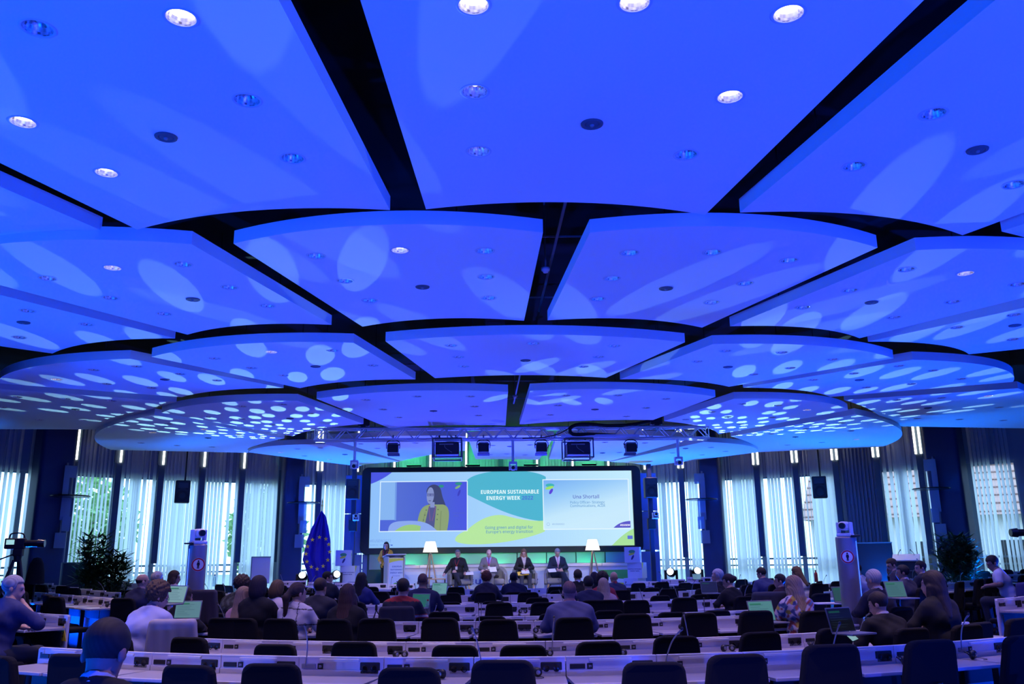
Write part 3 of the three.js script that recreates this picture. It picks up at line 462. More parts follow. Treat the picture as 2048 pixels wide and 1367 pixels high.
// ---------------------------------------------------------------- lectern
const lecternTex = canvasTex(256, 512, (c, w, h) => {
  c.fillStyle = '#c9dff6'; c.fillRect(0, 0, w, h); c.fillStyle = '#d8e04a'; c.beginPath(); c.moveTo(0, 0); c.lineTo(w, 0); c.lineTo(w, 30); c.quadraticCurveTo(w / 2, 30, 0, 66); c.fill();
  c.fillStyle = '#3a66b8'; c.font = 'bold 33px sans-serif'; c.textAlign = 'center'; c.fillText('EUROPEAN', 140, 130); c.fillText('SUSTAINABLE', 132, 175); c.fillText('ENERGY WEEK', 132, 220); c.font = '18px sans-serif'; c.fillText('26-30 September', 132, 258);
  c.fillStyle = '#5cae4e'; c.beginPath(); c.ellipse(128, 375, 48, 24, 0, 0, 7); c.fill(); c.fillStyle = '#d3e04a'; c.beginPath(); c.ellipse(118, 425, 44, 18, -0.2, 0, 7); c.fill(); c.fillStyle = '#3a3a9a'; c.beginPath(); c.ellipse(150, 480, 14, 34, 0.5, 0, 7); c.fill();
});
{
  const p = onZ(789, 1110, 27.5), o = thing('lectern', 'light grey conference lectern with a printed blue and yellow front', 'lectern', [p[0], STAGE_Y, p[2]], 0.3);
  const side = new THREE.Shape([[0.28, 0], [-0.16, 0], [-0.36, 1.10], [-0.30, 1.12], [0.30, 1.16], [0.30, 1.12]].map(([a, b]) => new THREE.Vector2(a, b)));
  for (const s of [-1, 1]) mesh('side_panel', new THREE.ExtrudeGeometry(side, { depth: 0.035, bevelEnabled: false }).rotateY(Math.PI / 2).translate(s * 0.25 - 0.017, 0, 0), mat([0.55, 0.56, 0.58], 0.4), o);
  mesh('front_print', new THREE.PlaneGeometry(0.44, 1.04).translate(0.02, 0.55, 0.2), new THREE.MeshStandardMaterial({ map: lecternTex, roughness: 0.5 }), o);
  mesh('front_panel', box(0.48, 1.08, 0.03, 0, 0.55, 0.18), wallWhite, o);
  mesh('top', rbox(0.62, 0.035, 0.62, 0.015).rotateX(-0.12).translate(0, 1.15, 0.0), mat([0.6, 0.61, 0.62], 0.35), o);
  mesh('desk_lip', rbox(0.62, 0.06, 0.03, 0.01, 0, 1.125, -0.30), mat([0.6, 0.61, 0.62], 0.35), o);
  mesh('base_plate', rbox(0.58, 0.03, 0.55, 0.01, 0, 0.015, 0.05), M.grey, o);
}
// ---------------------------------------------------------------- armchairs, side table, glassware
const tweed = mat([0.27, 0.27, 0.26], 0.95, { bumpMap: fabricBump, bumpScale: 0.002 });
function armchair(px, turn, label) {
  const p = onZ(px, 1150, 28.0), o = thing('armchair', label, 'armchair', [p[0], STAGE_Y, 28.05], turn, 'grey armchairs on the stage');
  const sh = new THREE.Shape(); sh.absarc(0, 0, 0.37, Math.PI * 0.02, Math.PI * 0.98, false); sh.absarc(0, 0, 0.29, Math.PI * 0.98, Math.PI * 0.02, true); sh.closePath();
  const g = new THREE.ExtrudeGeometry(sh, { depth: 0.52, bevelEnabled: true, bevelSize: 0.02, bevelThickness: 0.03, bevelSegments: 3, curveSegments: 20 }).rotateX(-Math.PI / 2); const P = g.attributes.position; // wraps round the back; arms slope down to the front
  for (let i = 0; i < P.count; i++) { const z = P.getZ(i), y = P.getY(i); P.setZ(i, z * 1.0); P.setY(i, 0.24 + y * (0.62 + 0.38 * Math.min(1, Math.max(0, -z / 0.3)))); }
  g.computeVertexNormals(); mesh('wrap_back', g.rotateY(0), tweed, o);
  for (const s of [-1, 1]) mesh('arm', rbox(0.085, 0.34, 0.30, 0.035, s * 0.33, 0.42, 0.13), tweed, o);
  mesh('seat', rbox(0.58, 0.17, 0.56, 0.06, 0, 0.34, 0.02, 3), tweed, o);
  for (const [x, z] of [[-1, 1], [1, 1], [-1, -1], [1, -1]]) mesh('leg', bar([x * 0.24, 0.26, z * 0.2], [x * 0.29, 0, z * 0.25], 0.022, 0.028), M.wood, o);
}
const SEATS = [[919, 0.25], [990, 0.0], [1047, 0.1], [1111, -0.12]];
armchair(919, 0.25, 'grey armchair holding the man in the black turtleneck'); armchair(990, 0.0, 'grey armchair holding the bald man in the grey suit'); armchair(1049, 0.1, 'grey armchair holding the long-haired woman'); armchair(1113, -0.12, 'grey armchair holding the man in the dark blue suit');
{
  const p = onZ(872, 1160, 28.3), o = thing('side_table', 'low side table with wooden top and thin black legs beside the armchairs', 'table', [p[0], STAGE_Y, 28.3]);
  mesh('table_top', rbox(0.62, 0.03, 0.45, 0.008, 0, 0.43, 0), M.wood, o);
  for (const [x, z] of [[-1, 1], [1, 1], [-1, -1], [1, -1]]) mesh('leg', box(0.025, 0.42, 0.025, x * 0.28, 0.21, z * 0.19), M.black, o);
  const glassMat = mat([0.95, 0.98, 1], 0.03, { transmission: 1, thickness: 0, ior: 1.45 });
  const b = thing('water_bottle', 'clear glass bottle on the stage side table', 'bottle', [p[0] + 0.0, STAGE_Y + 0.445, 28.3]); mesh('glass', lathe([[0.0005, 0], [0.035, 0], [0.037, 0.13], [0.014, 0.18], [0.014, 0.23]], 16), glassMat, b); mesh('cap', cyl(0.016, 0.016, 0.02, 0, 0.235, 0), M.white, b);
  const t = thing('drinking_glass', 'clear drinking glass on the stage side table', 'glass', [p[0] + 0.14, STAGE_Y + 0.445, 28.32]); mesh('glass', lathe([[0.0005, 0], [0.028, 0], [0.035, 0.12]], 16), glassMat, t);
  const q = thing('black_pouch', 'small black pouch lying on the stage side table', 'pouch', [p[0] - 0.2, STAGE_Y + 0.445, 28.3]); mesh('body', rbox(0.16, 0.035, 0.1, 0.015, 0, 0.018, 0), M.black, q); mesh('clip', box(0.03, 0.008, 0.04, 0.05, 0.039, 0), M.grey, q);
}
// ---------------------------------------------------------------- stacked printed cubes
function cubePrint(bg, kind) {
  return canvasTex(128, 128, (c, w, h) => {
    c.fillStyle = bg; c.fillRect(0, 0, w, h);
    if (kind === 'logo') { c.fillStyle = '#3a9a68'; c.beginPath(); c.ellipse(64, 38, 27, 14, 0, 0, 7); c.fill(); c.fillStyle = '#cdd84a'; c.beginPath(); c.ellipse(60, 58, 26, 9, -0.25, 0, 7); c.fill(); c.fillStyle = '#2b2f7a'; c.beginPath(); c.ellipse(68, 86, 8, 22, 0.5, 0, 7); c.fill(); }
    if (kind === 'words') { c.fillStyle = '#44508c'; c.textAlign = 'center'; c.font = 'bold 12px sans-serif'; c.fillText('EUROPEAN SUSTAINABLE', 64, 58, 118); c.fillText('ENERGY WEEK', 64, 74); }
    if (kind === 'tag') { c.fillStyle = '#44508c'; c.textAlign = 'center'; c.font = 'bold 17px sans-serif'; c.fillText('#EUSEW2022', 64, 58, 110); c.font = '9px sans-serif'; c.fillText('26-30 September', 64, 74); }
    if (kind === 'corner') { c.fillStyle = '#d5dc50'; c.beginPath(); c.moveTo(0, 0); c.lineTo(50, 0); c.lineTo(0, 60); c.fill(); }
  });
}
const cubeFaces = { logo: cubePrint('#b9c9ee', 'logo'), words: cubePrint('#cfdaf2', 'words'), tag: cubePrint('#c6d2f2', 'tag'), corner: cubePrint('#ccd8f0', 'corner'), plain: cubePrint('#c8d4f0', '') };
function cube(s, front, right, left) { const g = new THREE.BoxGeometry(s, s, s); return [g, [right, left, 'plain', 'plain', front, 'plain'].map((k) => new THREE.MeshStandardMaterial({ map: cubeFaces[k], roughness: 0.6 }))]; }
for (const [px, z, turn, where] of [[691, 27.2, -0.15, 'beside the flag'], [1268, 27.2, -0.5, 'opposite the flag']]) {
  const p = onZ(px, 1120, z); let y = 0.62; const s = 0.46;
  const o0 = thing('plinth', 'low white plinth under the stacked cubes ' + where, 'plinth', [p[0], 0, z]); mesh('body', rbox(0.62, 0.62, 0.6, 0.01, 0, 0.31, 0), wallWhite, o0);
  [['tag', 'tag', 'plain', 0, 'with a hashtag'], ['words', 'corner', 'corner', 0.14, 'with the event title'], ['logo', 'logo', 'logo', -0.05, 'with the leaf logo']].forEach(([f, r, l, dx, w], i) => {
    const [g, ms] = cube(s * (i === 0 ? 1.06 : 1), f, r, l), o = thing('printed_cube', `pale blue printed cube ${w} in the stack ${where}`, 'cube', [p[0] + dx * (px < 1000 ? 1 : 0.6), y + s * (i === 0 ? 0.53 : 0.5), z], turn + (i - 1) * 0.22, 'stacked printed cubes'); mesh('block', g, ms, o); y += s * (i === 0 ? 1.06 : 1);
  });
}
// ---------------------------------------------------------------- flag
{
  const p = onZ(644, 1020, 26.3), foot = onZ(637, 1150, 26.3), o = thing('flag', 'deep blue flag with a ring of yellow stars hanging from a gold tipped pole', 'flag', [p[0], 0, 26.3]);
  const top = p[1];
  mesh('pole', bar([0, 0, 0], [0, top + 0.12, 0], 0.016), M.gold, o);
  mesh('finial', lathe([[0.0005, 0.0], [0.03, 0.03], [0.012, 0.09], [0.02, 0.14], [0.0005, 0.26]], 12).translate(0, top + 0.1, 0), M.gold, o);
  mesh('base', lathe([[0.0005, 0.06], [0.03, 0.05], [0.17, 0.02], [0.18, 0]], 20), M.gold, o);
  // cloth outline (metres from the pole, from the top), folded
  const L = [[0, 0], [-0.10, -0.18], [-0.28, -0.52], [-0.40, -0.86], [-0.46, -1.2], [-0.50, -1.42], [-0.44, -1.55], [-0.30, -1.95], [-0.20, -2.28]], R = [[0.0, 0], [0.13, -0.18], [0.22, -0.52], [0.29, -0.86], [0.31, -1.2], [0.33, -1.42], [0.34, -1.60], [0.35, -1.80], [0.03, -2.12]];
  const nu = 40, nv = 60, pos = [], col = [], idx = [], at = (A, t) => { const i = Math.min(7, Math.floor(t * 8)), f = t * 8 - i; return [A[i][0] + (A[i + 1][0] - A[i][0]) * f, A[i][1] + (A[i + 1][1] - A[i][1]) * f]; };
  for (let j = 0; j <= nv; j++) for (let i = 0; i <= nu; i++) { const a = at(L, j / nv), b = at(R, j / nv), u = i / nu, x = a[0] + (b[0] - a[0]) * u, y = a[1] + (b[1] - a[1]) * u, f = Math.min(1, j / 12); pos.push(x, y, 0.05 + f * (0.035 * Math.sin(u * 17 + y * 0.8) + 0.02 * Math.sin(u * 31 + 1))); }
  for (let j = 0; j < nv; j++) for (let i = 0; i < nu; i++) { const a = j * (nu + 1) + i; idx.push(a, a + nu + 1, a + 1, a + 1, a + nu + 1, a + nu + 2); }
  const g = new THREE.BufferGeometry(); g.setAttribute('position', new THREE.Float32BufferAttribute(pos, 3)); g.setIndex(idx); g.computeVertexNormals(); g.translate(0, top, 0);
  const cl = mesh('cloth', g, mat([0.012, 0.010, 0.42], 0.75, { side: THREE.DoubleSide }), o);
  const star = (R1) => { const s = new THREE.Shape(); for (let i = 0; i < 10; i++) { const a = Math.PI / 2 + i * Math.PI / 5, r = i % 2 ? R1 * 0.42 : R1; i ? s.lineTo(r * Math.cos(a), r * Math.sin(a)) : s.moveTo(r * Math.cos(a), r * Math.sin(a)); } s.closePath(); return new THREE.ShapeGeometry(s); };
  const SM = mat([0.75, 0.62, 0.06], 0.6, { side: THREE.DoubleSide });
  for (const [sx, sy] of [[-0.22, -0.85], [-0.02, -0.78], [0.17, -0.83], [0.26, -0.99], [-0.355, -1.04], [-0.39, -1.25], [-0.355, -1.47], [-0.22, -1.62], [-0.05, -1.68], [0.12, -1.60], [0.25, -1.43], [0.295, -1.2]]) mesh('star', star(0.066).translate(sx, top + sy, 0.118), SM, cl);
}
// ---------------------------------------------------------------- loudspeakers, poles, dome cameras
function speakerBox(parent, w, h, d) {
  mesh('cabinet', rbox(w, h, d, 0.035, 0, 0, 0, 3), mat([0.02, 0.022, 0.03], 0.55), parent);
  mesh('woofer', lathe([[0.0005, 0.0], [w * 0.1, 0.0], [w * 0.34, 0.022], [w * 0.38, 0.028], [w * 0.38, 0.0]], 24).rotateX(Math.PI / 2).translate(0, -h * 0.18, d / 2 - 0.01), M.black, parent);
  mesh('horn', rbox(w * 0.66, h * 0.24, 0.02, 0.01, 0, h * 0.27, d / 2 + 0.002), mat([0.03, 0.033, 0.045], 0.35), parent);
  for (const s of [-1, 1]) mesh('port', rbox(w * 0.2, h * 0.07, 0.012, 0.005, s * w * 0.27, h * 0.12, d / 2 + 0.01), M.black, parent);
}
function domeCam(name, label, pos, turn) {
  const o = thing(name, label, 'camera', pos, turn);
  mesh('base', rbox(0.20, 0.05, 0.18, 0.02, 0, 0.025, 0), wallWhite, o); mesh('fork', merge([rbox(0.035, 0.16, 0.10, 0.012, -0.085, 0.12, 0), rbox(0.035, 0.16, 0.10, 0.012, 0.085, 0.12, 0)]), wallWhite, o);
  mesh('camera_head', rbox(0.13, 0.12, 0.17, 0.045, 0, 0.15, 0.01, 4), wallWhite, o); mesh('lens', merge([cyl(0.042, 0.046, 0.05, 0, 0, 0, 18).rotateX(Math.PI / 2).translate(0, 0.15, 0.10)]), M.blackGloss, o); return o;
}
for (const [px, py, z, turn, floorPole, lab] of [[706, 978, 28.6, 0.0, 1, 'on a black pole beside the screen on the flag side'], [1301, 975, 28.6, 0.0, 1, 'on a black pole beside the screen opposite the flag'], [365, 983, 26.5, 0.35, 0, 'hanging in front of the backlit blinds on the flag side'], [1639, 974, 26.5, -0.35, 0, 'hanging in front of the backlit blinds opposite the flag']]) {
  const p = onZ(px, py, z), o = thing('loudspeaker', 'black two-way loudspeaker ' + lab, 'loudspeaker', p, turn, 'black loudspeakers'); speakerBox(o, 0.42, 0.66, 0.34);
  if (floorPole) {
    const q = thing('speaker_pole', 'tall dark steel pole beside the screen ' + (px < 1000 ? 'on the flag side' : 'opposite the flag'), 'pole', [p[0] + (px < 1000 ? 0.0 : 0.02), 0, z + 0.26]); mesh('post', rbox(0.15, 4.74, 0.12, 0.02, 0, 2.37, 0), mat([0.02, 0.03, 0.07], 0.5), q); mesh('collar', rbox(0.26, 0.36, 0.2, 0.02, 0, p[1] - 1.15, 0.02), M.black, q); mesh('bracket', box(0.06, 0.4, 0.1, 0, p[1], 0.08), M.black, q);
    const c = domeCam('dome_camera', 'white pan-tilt camera clamped to the speaker pole ' + (px < 1000 ? 'on the flag side' : 'opposite the flag'), [p[0] + 0.12, p[1] - 1.0, z + 0.02], 0.1); mesh('arm', bar([0, 0.0, 0], [-0.05, -0.04, -0.16], 0.018), M.black, c);
  } else mesh('drop_rod', bar([0.05, 0.33, -0.02], [0.05, CEIL - p[1], -0.02], 0.025), M.black, o);
}
// ---------------------------------------------------------------- lighting truss with its fixtures
{
  const A = onZ(630, 868, 21.6), B = onZ(1416, 866, 21.6), o = thing('lighting_truss', 'long silver box truss hung below the ceiling panels in front of the screen', 'truss', [(A[0] + B[0]) / 2, (A[1] + B[1]) / 2, 21.6]), L = B[0] - A[0], h = 0.14, cx = (A[0] + B[0]) / 2, cy = (A[1] + B[1]) / 2;
  for (const [y, z] of [[h, h], [h, -h], [-h, h], [-h, -h]]) mesh('chord', bar([-L / 2, y, z], [L / 2, y, z], 0.03, 0.03, 10), M.silver, o);
  const n = 40; for (let i = 0; i < n; i++) { const x0 = -L / 2 + L * i / n, x1 = -L / 2 + L * (i + 1) / n, f = i % 2 ? 1 : -1; for (const z of [h, -h]) mesh('brace', bar([x0, f * h, z], [x1, -f * h, z], 0.014, 0.014, 6), M.silver, o); if (i % 4 === 0) mesh('brace', bar([x0, h, -h], [x1, h, h], 0.010, 0.010, 6), M.silver, o); }
  for (const x of [-L / 2 + 0.02, -L / 2 + 0.25, -L / 6, L / 6, L / 2 - 0.02]) mesh('end_frame', merge([bar([x, -h, h], [x, h, h], 0.014), bar([x, -h, -h], [x, h, -h], 0.014)]), M.silver, o);
  for (const px of [728, 1312]) { const p = onZ(px, 850, 21.6); mesh('hoist', merge([rbox(0.3, 0.28, 0.24, 0.03, p[0] - cx, 0.34, 0), bar([p[0] - cx, 0.4, 0], [p[0] - cx, CEIL - cy, 0], 0.012), rbox(0.12, 0.14, 0.3, 0.02, p[0] - cx, 0.17, 0)]), M.black, o); }
  const wv = onZ(1200, 872, 21.4); mesh('cable_tray', box(1.95, 0.07, 0.12, wv[0] - cx, -0.1, 0.22), M.silver, o);
  const cab = thing('cable_loom', 'thick black cable bundle drooping over the truss', 'cable', [cx, cy, 21.6]);
  const C = (px, py, z) => { const q = onZ(px, py, z); return [q[0] - cx, q[1] - cy, 21.6 - q[2]]; };
  mesh('bundle', tube([C(1312, 838, 21.6), C(1270, 848, 21.5), C(1220, 851, 21.4), C(1160, 848, 21.4), C(1140, 856, 21.3), C(1142, 866, 21.3), C(1180, 868, 21.35), C(1230, 870, 21.4)], 0.045, 40, 8), M.black, cab);
  mesh('lead', tube([C(1140, 855, 21.3), C(1115, 868, 21.3), C(1085, 874, 21.35), C(1045, 876, 21.4)], 0.014, 24, 6), M.black, cab);
  // fresnel floods facing the stage
  [[786, 897], [967, 896], [1083, 896], [1262, 896]].forEach(([px, py], i) => {
    const p = onZ(px, py, 21.55), f = thing('stage_flood', ['black flood lamp with barn doors at the flag end of the truss', 'black flood lamp with barn doors next to the projector cage on the flag side', 'black flood lamp with barn doors next to the projector cage opposite the flag', 'black flood lamp with barn doors at the truss end opposite the flag'][i], 'stage light', p, 0, 'flood lamps under the truss');
    mesh('housing', rbox(0.27, 0.2, 0.24, 0.02, 0, 0.0, 0), M.black, f); mesh('cooling_fins', merge([0, 1, 2, 3].map((k) => box(0.24, 0.006, 0.2, 0, 0.102 + k * 0.012, 0))), M.grey, f);
    mesh('yoke', tube([[-0.16, 0, 0], [-0.16, 0.14, 0], [-0.1, 0.2, 0], [0, 0.22, 0], [0.1, 0.2, 0], [0.16, 0.14, 0], [0.16, 0, 0]], 0.011, 24), M.black, f); mesh('clamp', bar([0, 0.2, 0], [0, 0.34, 0], 0.02), M.grey, f);
    for (const s of [-1, 1]) mesh('barn_door', box(0.30, 0.012, 0.14).rotateX(s * 0.35).translate(0, s * 0.125, -0.19), M.black, f);
    mesh('lens', lathe([[0.0005, 0.0], [0.09, 0.0], [0.09, 0.006]], 18).rotateX(-Math.PI / 2).translate(0, 0, -0.128), emissive([1, 0.9, 0.78], 8), f);
    spot(f, [0, 0, -0.16], [[-0.3, -0.5, -0.4, -1.5][i], STAGE_Y + 0.35 - p[1], -(28.0 - 21.55)], [1, 0.92, 0.84], STAGE_CD, 0.34, 0.8, 3);
  });
  // projectors in cages
  for (const [px, lab] of [[895, 'on the flag side'], [1155, 'opposite the flag']]) {
    const p = onZ(px, 899, 21.5), f = thing('projector', 'large black projector in a tubular cage under the truss ' + lab, 'projector', p, 0, 'caged projectors under the truss');
    mesh('body', rbox(0.58, 0.30, 0.62, 0.03), mat([0.012, 0.012, 0.018], 0.5), f);
    const c = []; for (const [a, b] of [[-1, -1], [1, -1], [1, 1], [-1, 1]]) c.push(bar([a * 0.35, -0.22, b * 0.36], [a * 0.35, 0.24, b * 0.36], 0.018)); for (const y of [-0.22, 0.24]) { c.push(bar([-0.35, y, 0.36], [0.35, y, 0.36], 0.018), bar([-0.35, y, -0.36], [0.35, y, -0.36], 0.018), bar([-0.35, y, -0.36], [-0.35, y, 0.36], 0.018), bar([0.35, y, -0.36], [0.35, y, 0.36], 0.018)); }
    mesh('cage', merge(c), mat([0.08, 0.09, 0.12], 0.35, { metal: 0.6 }), f); mesh('connector_plate', box(0.34, 0.03, 0.01, -0.02, 0.10, 0.316), M.grey, f); mesh('lens', cyl(0.09, 0.1, 0.12, 0, 0, 0, 18).rotateX(Math.PI / 2).translate(0.05, 0, -0.36), M.blackGloss, f);
    mesh('power_lead', tube([[-0.06, 0.1, 0.32], [-0.05, 0.02, 0.36], [0.05, -0.06, 0.35], [0.12, -0.1, 0.32]], 0.007), M.grey, f); mesh('hanging_clamp', merge([bar([-0.2, 0.24, 0], [-0.2, 0.36, 0], 0.02), bar([0.2, 0.24, 0], [0.2, 0.36, 0], 0.02)]), M.black, f);
  }
  for (const [px, py, lab] of [[709, 925, 'at the flag end'], [1026, 928, 'in the middle'], [1357, 918, 'at the end opposite the flag']]) {
    const p = onZ(px, py, 21.5), c = domeCam('hanging_camera', 'white pan-tilt camera hanging on a rod from the truss ' + lab, [p[0], p[1] + 0.06, 21.5], 0); c.rotation.z = Math.PI; mesh('drop_rod', bar([0, 0, 0], [0, p[1] - cy + 0.2, 0], 0.035), M.silver, c);
  }
}
// ---------------------------------------------------------------- conference desks in curved rows, with chairs
const BEND = 0.063, MOD = 0.72;
// row number from the photographer, letter, depth on the axis, floor height, ends in x (blocks), joint offset
const ROWS = [
  ['E', 7.17, 0.07, [[-4.75, 5.6]]], ['F', 9.30, 0.00, [[-4.8, 5.5]]], ['G', 11.26, 0.07, [[-4.5, 4.0]]], ['H', 13.35, 0.00, [[-4.6, 4.3]]],
  ['I', 15.40, 0.07, [[-5.0, 5.1]]], ['J', 17.45, 0.00, [[-5.1, 5.4], [6.4, 8.3]]], ['K', 19.50, 0.07, [[-8.2, -6.2], [-5.3, 5.4], [6.3, 9.0]]], ['L', 21.55, 0.00, [[-8.4, -6.0], [-5.3, 5.3], [6.1, 8.6]]], ['M', 23.60, 0.07, [[-8.0, -5.6], [-4.6, 4.6], [5.6, 8.0]]],
];
const deskParts = (() => {
  const w = MOD - 0.006;
  return {
    panel: rbox(w, 0.88, 0.03, 0.006, 0, 0.44, 0), edge: rbox(w, 0.012, 0.036, 0.004, 0, 0.882, 0), top: box(w, 0.022, 0.46, 0, 0.735, 0.245), nose: rbox(w, 0.03, 0.02, 0.008, 0, 0.735, 0.482),
    back: box(w, 0.05, 0.012, 0, 0.765, 0.02), lip: rbox(0.34, 0.022, 0.02, 0.005, -MOD / 2 + 0.35, 0.862, 0.024), box: rbox(0.165, 0.092, 0.02, 0.008, -MOD / 2 + 0.607, 0.803, 0.016),
    outlet: lathe([[0.0005, 0.0], [0.020, 0.0], [0.022, 0.004], [0.026, 0.004]], 12).rotateX(Math.PI / 2), unit: rbox(0.12, 0.036, 0.012, 0.003, -MOD / 2 + 0.09, 0.815, 0.02), plate: rbox(0.045, 0.042, 0.008, 0.002, -MOD / 2 + 0.188, 0.815, 0.019),
    leg: merge([box(0.03, 0.72, 0.06, 0, 0.36, 0.36), box(0.03, 0.04, 0.42, 0, 0.02, 0.22)]), tray: box(w, 0.16, 0.012, 0, 0.62, 0.06),
    mic: tube([[0, 0, 0], [0, 0.08, 0.01], [0, 0.18, 0.04], [0, 0.26, 0.09]], 0.0055, 16, 6), micTop: cyl(0.009, 0.007, 0.05, 0, 0, 0, 8).rotateX(0.85).translate(0, 0.275, 0.108), foam: new THREE.SphereGeometry(0.012, 8, 6).scale(1, 1.3, 1).translate(0, 0.295, 0.122),
  };
})();
const silverGrey = mat([0.30, 0.31, 0.36], 0.4, { metal: 0.4 });
const digitMat = mat([0.62, 0.62, 0.66], 0.6), digits = new Map();
const digit = (n) => { if (!digits.has(n)) digits.set(n, textGeo(String(n), 0.016)); return digits.get(n); };
const headMat = mat([0.012, 0.012, 0.014], 0.45), cushMat = mat([0.35, 0.36, 0.42], 0.3, { metal: 0.5 });
const phoneGeo = { cup: lathe([[0.0005, 0.028], [0.02, 0.026], [0.034, 0.012], [0.036, -0.006], [0.028, -0.014], [0.0005, -0.014]], 14).rotateZ(-Math.PI / 2), plate: lathe([[0.0005, 0.032], [0.016, 0.030], [0.018, 0.024]], 12).rotateZ(-Math.PI / 2), band: tube([[-0.055, 0.02, 0], [-0.05, 0.05, -0.03], [0, 0.055, -0.06], [0.05, 0.05, -0.03], [0.055, 0.02, 0]], 0.007, 18), lead: tube([[0.04, 0.01, 0.02], [0.06, 0.004, 0.07], [0.0, 0.004, 0.11], [-0.07, 0.004, 0.09]], 0.0025, 18, 5) };
const chairParts = (() => {
  const s = new THREE.Shape(); const w0 = 0.245, w1 = 0.20, h = 0.50, r = 0.075;
  s.moveTo(-w0 + 0.05, 0); s.lineTo(w0 - 0.05, 0); s.quadraticCurveTo(w0, 0, w0 - 0.002, 0.06); s.lineTo(w1, h - r); s.quadraticCurveTo(w1, h, w1 - r, h); s.lineTo(-w1 + r, h); s.quadraticCurveTo(-w1, h, -w1, h - r); s.lineTo(-w0 + 0.002, 0.06); s.quadraticCurveTo(-w0, 0, -w0 + 0.05, 0);
  const g = new THREE.ExtrudeGeometry(s, { depth: 0.03, bevelEnabled: true, bevelSize: 0.018, bevelThickness: 0.02, bevelSegments: 3, curveSegments: 5 });
  const P = g.attributes.position; for (let i = 0; i < P.count; i++) { const x = P.getX(i), y = P.getY(i); P.setZ(i, P.getZ(i) - 0.9 * x * x - 0.10 * (y - 0.2) * (y - 0.2) + 0.12 * y); } g.computeVertexNormals(); g.translate(0, 0.46, 0.20);
  const star = []; for (let i = 0; i < 5; i++) { const a = i * Math.PI * 0.4 + 0.3; star.push(plank([0, 0.09, 0], [0.27 * Math.cos(a), 0.06, 0.27 * Math.sin(a)], 0.035, 0.03), new THREE.SphereGeometry(0.028, 8, 6).translate(0.27 * Math.cos(a), 0.028, 0.27 * Math.sin(a))); }
  return { back: g, seat: rbox(0.48, 0.075, 0.46, 0.03, 0, 0.445, -0.02, 3), stem: merge([cyl(0.028, 0.028, 0.32, 0, 0.25, 0, 12), rbox(0.2, 0.04, 0.22, 0.01, 0, 0.395, 0)]), spine: tube([[0, 0.40, 0.05], [0, 0.40, 0.22], [0, 0.50, 0.265], [0, 0.68, 0.28]], 0.022, 16, 6), star: merge(star) };
})();
const rowZ = (z0, x) => z0 + BEND * x * x;
const letterMat = mat([0.05, 0.05, 0.07], 0.6);
function buildDesk(x, y, z, turn, name, label, opt = {}) {
  const o = thing('conference_desk', label, 'desk', [x, y, z], turn, 'white conference desks, row ' + (opt.row || ''));
  mesh('back_panel', deskParts.panel, M.desk, o); mesh('panel_edge', deskParts.edge, M.white, o); mesh('desk_top', deskParts.top, M.deskTop, o); mesh('front_edge', deskParts.nose, M.desk, o);
  if (opt.far) { mesh('socket_box', deskParts.box, M.black, o); mesh('number_plate', deskParts.plate, M.black, o); }
  else {
    mesh('cable_strip', deskParts.back, M.desk, o); mesh('panel_lip', deskParts.lip, M.white, o); mesh('cable_tray', deskParts.tray, M.black, o);
    const b = mesh('socket_box', deskParts.box, M.black, o); for (const s of [-1, 1]) { const q = mesh('outlet', deskParts.outlet, M.blackGloss, b); q.position.set(-MOD / 2 + 0.607 + s * 0.04, 0.803, 0.026); }
    mesh('control_unit', deskParts.unit, opt.mic ? silverGrey : M.black, o); const pl = mesh('number_plate', deskParts.plate, M.black, o); if (opt.no) { const d = mesh('digits', digit(opt.no), digitMat, pl); d.position.set(-MOD / 2 + 0.188, 0.815, 0.0238); }
  }
  if (opt.mic) { const m = new THREE.Group(); m.name = 'microphone'; m.position.set(-MOD / 2 + 0.065, 0.815, 0.028); m.rotation.set(opt.tilt || 0, opt.swing || 0, opt.lean || 0); o.add(m); mesh('gooseneck', deskParts.mic, silverGrey, m); mesh('capsule', deskParts.micTop, M.grey, m); mesh('foam_cap', deskParts.foam, M.black, m); }
  if (!opt.far) { const l = mesh('leg', deskParts.leg, M.black, o); l.position.x = -MOD / 2 + 0.02; }
  return o;
}
function buildChair(x, y, z, turn, label, lift = 0, material = M.chair) {
  const o = thing('conference_chair', label, 'chair', [x, y, z], turn, 'black conference chairs'); const b = mesh('backrest', chairParts.back, material, o), s = mesh('seat', chairParts.seat, material, o), st = mesh('stem', chairParts.stem, M.chairFrame, o), sp = mesh('spine', chairParts.spine, M.chairFrame, o); mesh('star_base', chairParts.star, M.chairFrame, o);
  for (const q of [b, s, sp]) q.position.y = lift; return o;
}
function headphones(x, y, z, turn, label) {
  const o = thing('headphones', label, 'headphones', [x, y, z], turn, 'headphones lying on the desks');
  for (const s of [-1, 1]) { const c = mesh('ear_cup', phoneGeo.cup, headMat, o); c.position.set(s * 0.045, 0.036, 0); c.rotation.set(0, s > 0 ? -1.9 : -1.2, 0); const p = mesh('cover_disc', phoneGeo.plate, cushMat, c); }
  mesh('headband', phoneGeo.band, headMat, o); mesh('lead', phoneGeo.lead, headMat, o); return o;
}
const OBSTACLES = [];      // standing things that keep chairs away: [x, z, radius]
const PEOPLE_SPOTS = [];   // filled in with the people: [x, z] of occupied places
const rowCurves = [];      // used to seat people
const deskSpots = [];
